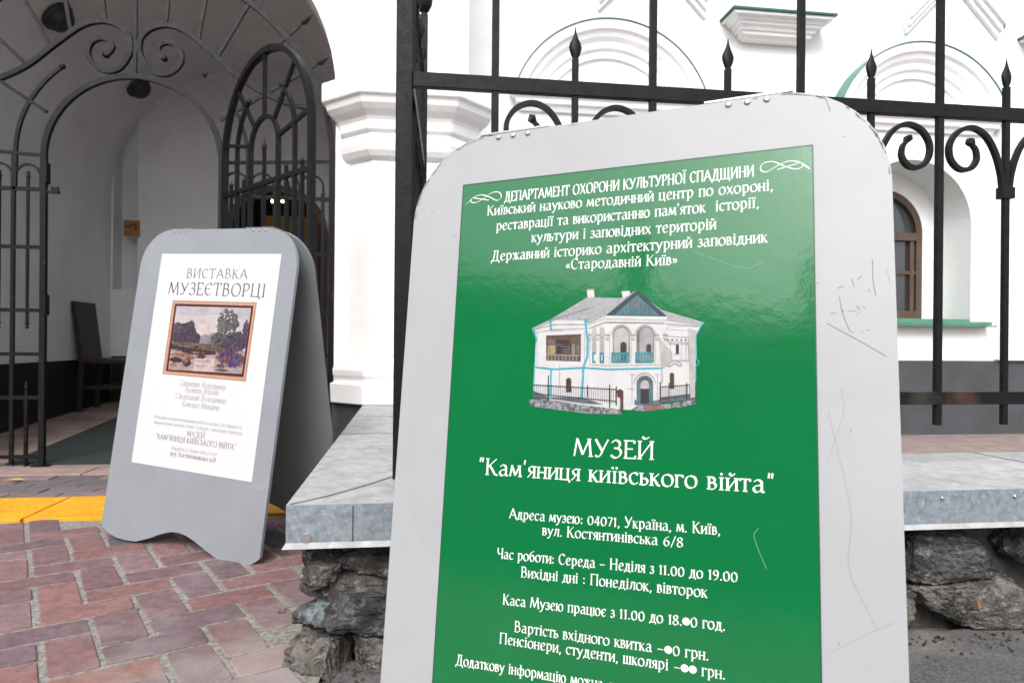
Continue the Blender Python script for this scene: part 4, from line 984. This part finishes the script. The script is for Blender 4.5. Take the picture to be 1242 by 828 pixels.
for q in ([(86, 618), (575, 644)], [(86, 668), (575, 714)]): pr.line(q, 4, I['dark'])
for q in ([(832, 630), (1044, 614)], [(832, 700), (1044, 680)]): pr.line(q, 4, I['dark'])
for x, y0_, y1_ in ((174, 560, 705), (405, 620, 690), (536, 615, 752), (575, 626, 740), (834, 600, 722), (886, 606, 715), (990, 604, 705), (1043, 600, 700)): pr.line([(x, y0_), (x, y1_)], 6, I['dark'])
pr.area([(578, 650), (600, 641), (617, 654), (616, 772), (596, 772), (596, 690), (582, 690)], I['maroon'])
for x in (108, 388, 418, 536, 664, 806, 858): pr.line([(x, 300), (x, 500)], 2.2, I['lgrey'])
for x in (896, 960, 1000, 1032): pr.line([(x, 345), (x, 470)], 2.0, I['lgrey'])
for yy in (362, 372): pr.line([(870, yy), (1040, yy + 8)], 2, I['lgrey'])
for x in range(880, 1036, 26): pr.blob(x, 352, 6, 5, I['mgrey'], x, 9); pr.line([(x + 10, 366), (x + 10, 384)], 3, I['lgrey'])
for x in range(96, 390, 15): pr.line([(x, 300 - (x - 96) * .06), (x, 306 - (x - 96) * .06)], 4, I['lgrey'])
for x in range(520, 866, 13): pr.line([(x, 243), (x, 249)], 4, I['lgrey'])
for x in range(880, 1060, 13): pr.line([(x, 268), (x, 274)], 4, I['lgrey'])
for c_ in (604, 745): pr.line([(c_ + 58 * math.cos(R(a_)), 326 - 62 * math.sin(R(a_))) for a_ in range(0, 181, 12)], 3, I['lgrey'])
pr.line([(743 + 62 * math.cos(R(a_)), 610 - 62 * math.sin(R(a_))) for a_ in range(0, 181, 12)], 4, I['lgrey'])
for q in ([(668, 560), (668, 730)], [(818, 560), (818, 700)], [(660, 556), (684, 556)], [(806, 556), (830, 556)], [(640, 640), (680, 640)]): pr.line(q, 3, I['lgrey'])
for k in range(26): pr.line([(170 + k * 15, 236 - k * 4.6), (170 + k * 15 + 26, 236 - k * 4.6 + 1)], 1.5, I['mgrey']) if k < 17 else None
pr.area([(1000, 280), (1044, 300), (1040, 690), (1012, 696)], I['cream']); pr.line([(600, 765), (600, 700)], 3, I['lgrey'])
pr.mb.build('museum_picture', pr.mats, pst)

# scratches on the white panel
f = MB(); fl = MB()
for q, wd in [([(.2866, 1.1819), (.3031, 1.1648), (.3105, 1.1416)], .0010), ([(.3168, .7355), (.3192, .7017), (.305, .6564), (.2995, .6339)], .0006), ([(.3007, .8259), (.3387, .8018), (.3733, .7786)], .0008), ([(.3598, .9141), (.3601, .8847), (.3626, .8636)], .0009), ([(.3767, .9013), (.3811, .8778)], .0007),
              ([(.3334, .8884), (.3362, .8764)], .0009), ([(.3172, .8631), (.3209, .8394), (.3287, .8159)], .0009), ([(.3006, .7012), (.3255, .5701), (.3219, .4953), (.354, .4219)], .0007), ([(.3002, .3887), (.3492, .4213), (.3731, .4346)], .0006)]:
    ribbon(f if wd > .00075 else fl, spline([(a_, -.0003, b_) for a_, b_ in q], 6), wd, (0, -1, 0))
fl.build('scratch_line', M['scratch_pale'], gp)
rr = random.Random(3)
ol = outline(.03)
for i in range(90):     # paint chipped off along the edge
    k = rr.randrange(19, len(ol) - 1); p, q = Vector(ol[k]), Vector(ol[k + 1]); t = rr.random(); c_ = p.lerp(q, t); d = (q - p).normalized(); n_ = Vector((-d.y, d.x))
    if n_.dot(Vector((0, .6)) - c_) < 0: n_ = -n_
    c_ = c_ + n_ * rr.uniform(.0012, .0035); L = rr.uniform(.001, .006)
    ribbon(f, [(c_.x - d.x * L, -.0003, c_.y - d.y * L), (c_.x, -.0003, c_.y + rr.uniform(-.0005, .0005)), (c_.x + d.x * L, -.0003, c_.y + d.y * L)], rr.uniform(.0005, .0018), (0, -1, 0))
for i in range(30):
    if i < 16: u, z = rr.gauss(.330, .018), rr.gauss(.84, .028)
    else: u, z = rr.choice([rr.uniform(-.37, -.30), rr.uniform(.30, .375), rr.uniform(-.3, .3)]), rr.uniform(.3, 1.15)
    if PU0 - .004 < u < PU1 + .004 and z < PZ1 + .006: continue
    if abs(u) > .38: continue
    a_ = rr.uniform(0, 3.14); L = rr.uniform(.002, .010)
    ribbon(f, [(u, -.0003, z), (u + L * math.cos(a_), -.0003, z + L * math.sin(a_))], rr.uniform(.0004, .0010), (0, -1, 0))
f.build('scratch_marks', M['scratch'], gp)
f = MB()
for q in ([(-.0756, 1.069), (-.066, 1.062), (-.0474, 1.0788)], [(.2741, 1.0914), (.2882, 1.0653)], [(.2086, .5386), (.2032, .5247), (.2192, .4842)], [(.1144, .9426), (.1868, .9124), (.2158, .9194)]):
    q = [(min(a_, .2845), b_) for a_, b_ in q]
    ribbon(f, spline([(a_, -.0015, b_) for a_, b_ in q], 6), .0007, (0, -1, 0))
f.build('scratch_marks', M['scratch_green'], pst)

# --- exhibition board farther back
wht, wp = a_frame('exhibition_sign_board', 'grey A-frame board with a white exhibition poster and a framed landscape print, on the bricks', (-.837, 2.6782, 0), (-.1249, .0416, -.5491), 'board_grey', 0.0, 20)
f = MB(); f.box(-.276, .3127, -.0012, -.0004, .2845, 1.0854); ppr = f.build('poster', M['paper'], wht)
f = MB()
Y_ = -.0017
Pen(f, Y_, .105, .038, 25, serif=.085).text("ВИСТАВКА", .0195, .9935, .0345, .302, m=0, gap=.09)
Pen(f, Y_, .105, .038, 25, serif=.085).text("МУЗЕЄТВОРЦІ", .024, .9290, .0455, .478, m=1, gap=.07)
q = Pen(f, Y_, .085, .04, 28, serif=.07, slant=.18)
for s_, uc, z, wd in [("Гаврилюк Володимир", .027, .5885, .226), ("Кузнець Віталій", .0265, .566, .161), ("Сікорський Володимир", .025, .540, .249), ("Хоменко Михайло", .0287, .513, .188)]: q.text(s_, uc, z, .0215, wd, m=2)
q = Pen(f, Y_, .09, .042, 28, slant=.15)
for s_, uc, z, wd in [("Київський науково методичний центр по охороні, реставрації та", .0224, .458, .429), ("використанню пам'яток історії, культури і заповідних територій", .026, .438, .429), ("Відкриття 23 травня 2016 о 15.00", .028, .3528, .224)]: q.text(s_, uc, z, .0135, wd, m=2)
Pen(f, Y_, .10, .042, 28, serif=.07).text("МУЗЕЙ", .0275, .4085, .0195, .088, m=3)
Pen(f, Y_, .10, .042, 28, serif=.07).text("\"КАМ'ЯНИЦЯ КИЇВСЬКОГО ВІЙТА\"", .026, .3838, .0195, .390, m=3)
Pen(f, Y_, .095, .042, 28, slant=.1).text("вул. Костянтинівська 6/8", .027, .331, .018, .222, m=3)
f.build('lettering', [M['ink1'], M['ink2'], M['ink3'], ink('text_grey', (.075, .07, .075))], ppr)
pp_ = Print(L3, -.0016, .000005)
J = {k: ink('painting_' + k, *v) for k, v in dict(peach=((0.372, 0.186, 0.118), .15), cream=((0.465, 0.310, 0.223), .15), maroon=((0.062, 0.009, 0.014), .2), sky1=((0.384, 0.372, 0.397), .2, 18), sky2=((0.459, 0.409, 0.422), .2, 22), glow=((0.508, 0.409, 0.397), .2, 25), mist=((0.223, 0.198, 0.248), .3, 40), tree=((.062, .045, .066), .5, 90), tree2=((.095, .07, .10), .5, 90), big=((0.099, 0.102, 0.102), .6, 80), big2=((0.149, 0.155, 0.149), .5, 90), bush=((0.081, 0.062, 0.093), .6, 80),
     bush2=((0.118, 0.074, 0.130), .6, 90), bank=((0.136, 0.093, 0.068), .6, 70), bank2=((0.056, 0.034, 0.037), .6, 70), gold=((0.298, 0.155, 0.081), .5, 80), water=((0.372, 0.260, 0.248), .3, 30), wlight=((0.465, 0.372, 0.341), .2, 30), reeds=((0.211, 0.081, 0.136), .6, 90), violet=((0.105, 0.062, 0.149), .5, 90), pale=((0.310, 0.298, 0.335), .4, 60)).items()}
def sub(q0, q1, q2, q3):   # bilinear frame inside the canvas
    return lambda a_, b_: tuple((1 - b_) * ((1 - a_) * q0[i] + a_ * q1[i]) + b_ * ((1 - a_) * q3[i] + a_ * q2[i]) for i in (0, 1))
pp_.area([(138, 98), (842, 116), (748, 776), (52, 714)], J['peach']); pp_.area([(146, 108), (830, 126), (738, 764), (62, 706)], J['cream']); pp_.area([(154, 120), (818, 138), (732, 750), (74, 694)], J['peach']); pp_.area([(158, 127), (812, 146), (728, 738), (82, 688)], J['maroon'])
T = sub((170, 146), (795, 163), (716, 714), (100, 676))
def AR(pts, m): pp_.area([T(*p) for p in pts], m)
def BL(cx, cy, rx_, ry, m, seed, jag=.25, n=24):
    qq = random.Random(seed); AR([(min(.999, max(.001, cx + rx_ * (1 + qq.uniform(-jag, jag)) * math.cos(2 * math.pi * k / n))), min(.999, max(.001, cy + ry * (1 + qq.uniform(-jag, jag)) * math.sin(2 * math.pi * k / n)))) for k in range(n)], m)
AR([(0, 0), (1, 0), (1, 1), (0, 1)], J['sky1']); AR([(0, .12), (.3, .16), (.62, .10), (1, .2), (1, .6), (0, .6)], J['sky2']); BL(.38, .42, .20, .16, J['glow'], 1, .15)
BL(.42, .52, .14, .08, J['mist'], 2); BL(.56, .50, .09, .10, J['mist'], 3)
for cx, cy, rx_, ry, m, sd in [(.10, .42, .13, .14, 'tree', 4), (.22, .40, .09, .15, 'tree', 5), (.05, .34, .07, .08, 'tree2', 6), (.23, .29, .04, .06, 'tree2', 7), (.30, .50, .09, .08, 'tree', 8), (.15, .50, .2, .08, 'tree', 9),
                             (.72, .16, .11, .12, 'big', 10), (.66, .28, .10, .10, 'big2', 11), (.78, .26, .09, .11, 'big', 12), (.73, .38, .10, .12, 'big', 13), (.70, .10, .06, .06, 'big2', 14), (.64, .50, .13, .10, 'big', 15), (.97, .32, .05, .12, 'bush2', 16), (.90, .52, .16, .14, 'bush', 17), (.80, .60, .16, .10, 'bush2', 18), (.70, .58, .12, .08, 'bush', 19)]: BL(cx, cy, rx_, ry, J[m], sd)
AR([(0, .57), (.25, .56), (.6, .58), (.75, .64), (.7, .70), (.3, .72), (0, .68)], J['bank']); AR([(.0, .60), (.12, .63), (.38, .67), (.6, .68), (.62, .73), (.3, .76), (.0, .70)], J['bank2'])
AR([(0, .68), (.3, .75), (.62, .73), (1, .66), (1, 1), (0, 1)], J['water']); AR([(.34, .80), (.60, .78), (.62, 1), (.33, 1)], J['wlight'])
for cx, cy, rx_, ry, m, sd in [(.14, .76, .14, .035, 'gold', 21), (.26, .80, .09, .025, 'gold', 22), (.10, .84, .09, .05, 'bank2', 23), (.24, .88, .06, .06, 'bank2', 24), (.06, .92, .05, .03, 'gold', 25), (.42, .77, .07, .03, 'bank2', 26), (.80, .75, .17, .08, 'violet', 27), (.92, .80, .10, .10, 'bush2', 28), (.74, .82, .08, .04, 'reeds', 29), (.86, .86, .08, .05, 'violet', 30), (.70, .90, .07, .03, 'bank', 31), (.92, .95, .07, .03, 'pale', 32), (.72, .96, .08, .025, 'big', 33)]: BL(cx, cy, rx_, ry, J[m], sd)
q2 = random.Random(23)
for cx, cy, rx_, ry, m, n_ in [(.10, .42, .13, .15, 'tree', 40), (.22, .36, .07, .13, 'tree', 40), (.22, .40, .09, .14, 'tree2', 30), (.72, .20, .13, .17, 'big', 50), (.71, .24, .12, .2, 'big2', 60), (.70, .45, .12, .12, 'bush', 30), (.90, .50, .11, .13, 'bush2', 50), (.85, .56, .14, .12, 'bush', 40), (.97, .30, .03, .12, 'bush2', 14), (.62, .53, .12, .06, 'big2', 20), (.72, .14, .08, .1, 'sky2', 14), (.73, .36, .06, .06, 'sky2', 8)]:
    for k in range(n_):
        a_ = q2.uniform(0, 6.28); r_ = q2.uniform(.3, 1.08); sz = q2.uniform(.006, .016)
        BL(cx + rx_ * r_ * math.cos(a_), cy + ry * r_ * math.sin(a_), sz, sz * 1.1, J[m], k, .3, 7)
qq = random.Random(11)
for k in range(60):
    a_, b_ = qq.uniform(.62, .97), qq.uniform(.66, .92); pp_.line([T(a_, b_), T(a_ + qq.uniform(-.03, .03), b_ - qq.uniform(.03, .09))], 5, J[qq.choice(['reeds', 'violet', 'bush2', 'gold'])])
for k in range(40):
    a_, b_ = qq.uniform(.02, .6), qq.uniform(.58, .95); pp_.line([T(a_, b_), T(a_ + qq.uniform(.03, .09), b_ + qq.uniform(-.01, .01))], 4.5, J[qq.choice(['gold', 'bank', 'bank2', 'pale', 'water'])])
pp_.mb.build('landscape_print', pp_.mats, ppr)

# ------------------------------------------------------------------ small things
def slope(y): return .004 + .126 * (y - 4.43) / 3.19
# doormat on the passage floor
f = MB(); a_, b_ = (-2.31, 4.56), (-2.43, 6.62)
pts = [(-2.36, 4.52), (-1.0, 4.52), (-1.0, 6.85), (-2.50, 6.85)]
f.add([(x, y, slope(y) + .012) for x, y in pts] + [(x, y, slope(y)) for x, y in pts], [(0, 1, 2, 3), (0, 4, 5, 1), (1, 5, 6, 2), (2, 6, 7, 3), (3, 7, 4, 0)])
tag(f.build('doormat', M['mat'], bevel=.004), 'dark green doormat laid on the passage floor behind the gate', 'doormat')
# chair in the passage
CH = thing('wooden_chair', 'dark brown wooden chair standing against the passage wall behind the gate', 'chair', (-2.73, 6.95, slope(6.95)), (0, 0, R(0)))
f = MB(); f.box(-.20, .22, -.21, .21, .42, .47); f.build('seat', M['chair_wood'], CH, bevel=.012)
f = MB()
f.prism([(-.20, -.20, .44), (-.155, -.20, .44), (-.225, -.20, .98), (-.262, -.20, .98)], (0, .40, 0)); f.build('backrest', M['chair_wood'], CH, bevel=.012)
for sx in (-.175, .19):
    for sy in (-.18, .18):
        f = MB(); f.prism([(sx - .02, sy - .02, .42), (sx + .02, sy - .02, .42), (sx + .02, sy + .02, .42), (sx - .02, sy + .02, .42)], (-.02 if sx < 0 else .0, 0, -.418)); f.build('leg', M['chair_wood'], CH, bevel=.004)
f = MB(); f.box(-.17, .18, -.19, -.17, .2, .23); f.box(-.17, .18, .17, .19, .2, .23); f.build('stretcher', M['chair_wood'], CH)
# plaque on the end wall of the passage
pl = thing('wall_plaque', 'small orange brown plaque fixed on the end wall above the chair', 'plaque', (-2.80, YB - .02, 1.86))
f = MB(); f.box(-.075, .075, -.006, .016, -.08, .08); f.build('plate', M['plaque'], pl, bevel=.003)
f = MB(); f.prism([(-.055, -.0075, .005), (.05, -.0075, .035), (.05, -.0075, .05), (-.055, -.0075, .02)], (0, .001, 0)); f.prism([(.03, -.0078, -.015), (.052, -.0078, -.012), (.05, -.0078, .034), (.038, -.0078, .03)], (0, .001, 0)); f.build('print', M['plaque_mark'], pl)
# dome lamps under the vault
for i, (x, y, z) in enumerate([(-2.585, 5.60, 3.10), (-2.57, 7.10, 3.12)]):
    t = thing('ceiling_lamp', ['unlit dark round ceiling lamp nearer the gate arch', 'unlit dark round ceiling lamp deeper in the passage, seen under the gate scroll'][i], 'lamp', (x, y, z), (0, R(-44), 0), 'round lamps under the passage vault')
    f = MB(); f.lathe([(.115, .0), (.115, -.03), (.10, -.04)], (0, 0, .02), 28); f.build('base', M['lamp_body'], t)
    f = MB(); f.lathe([(.098, 0), (.09, -.035), (.066, -.065), (.03, -.082), (.004, -.086)], (0, 0, -.018), 28); f.build('shade', M['lamp_body'], t)
# lit lamps in the room beyond the door
for i, (x, z) in enumerate([(-1.80, 2.53), (-1.70, 2.47), (-1.58, 2.48)]):
    t = thing('wall_lamp', ['lit warm lamp in the room behind the gate, leftmost of three', 'lit warm lamp in the room behind the gate, lowest and middle of three', 'lit warm lamp in the room behind the gate, rightmost of three'][i], 'lamp', (x, YB + 1.5, z), (0, 0, 0), 'lit lamps in the inner room')
    f = MB(); f.lathe([(.01, .0), (.04, .01), (.046, .03), (.03, .055), (.012, .062)], (0, 0, -.03), 14); f.build('bulb', M['bulb'], t)
    f = MB(); f.box(-.006, .006, -.006, .006, .03, .40); f.lathe([(.03, 0), (.03, .01)], (0, 0, .40), 12); f.build('stem', M['brass'], t)
# fallen leaves and weeds
def fleaf(name, x, y, z, L, wd, rz, m, label, tilt=.3):
    f = MB(); n = 7; vv = []
    for i in range(n):
        t = i / (n - 1); hw = wd * math.sin(math.pi * min(.98, max(.03, t))) ** .8; zz = L * .18 * math.sin(3 * t) * tilt
        vv += [(t * L - L / 2, hw, zz + hw * .35), (t * L - L / 2, 0, zz), (t * L - L / 2, -hw, zz + hw * .3)]
    f.add(vv, [q for i in range(n - 1) for q in ((3 * i, 3 * i + 1, 3 * i + 4, 3 * i + 3), (3 * i + 1, 3 * i + 2, 3 * i + 5, 3 * i + 4))])
    o = f.build(name, m, smooth=True); o.location = (x, y, z); o.rotation_euler = (0, 0, rz); return tag(o, label, 'leaf')
fleaf('fallen_leaf', -2.06, 4.06, .006, .09, .014, .1, M['leaf_y'], 'yellow fallen leaf on the grey pavers near the gate foot')
fleaf('dry_leaf', 1.375, 1.675, .004, .032, .006, -.5, M['leaf'], 'orange dry leaf at the foot of the boulders')
o = fleaf('dry_leaf', 1.462, 1.655, .088, .026, .006, 1.2, M['leaf'], 'orange dry leaf caught on the light boulder'); o.rotation_euler = (R(40), R(-30), 1.0)
for i, (x, y, n_, s_, lab) in enumerate([(-.762, 2.12, 7, .012, 'small green weed in the paver joint left of the board feet'), (-.350, 2.05, 9, .018, 'small green weed in the paver joint beside the broken wall end')]):
    f = MB(); rr = random.Random(i + 40)
    for k in range(n_):
        a_ = rr.uniform(0, 6.28); L = s_ * rr.uniform(.6, 1.2); d = Vector((math.cos(a_), math.sin(a_), 0)); sd_ = Vector((-d.y, d.x, 0)); b0 = Vector((x + rr.uniform(-.006, .006), y + rr.uniform(-.006, .006), -.004))
        f.add([b0 + sd_ * .001, b0 - sd_ * .001, b0 + d * L * .55 + sd_ * L * .16 + Vector((0, 0, L * .5)), b0 + d * L * .55 - sd_ * L * .16 + Vector((0, 0, L * .5)), b0 + d * L + Vector((0, 0, L * .45))], [(0, 1, 3, 2), (2, 3, 4)])
    tag(f.build('weed', M['weed']), lab, 'weed', 'weeds in the paving joints')
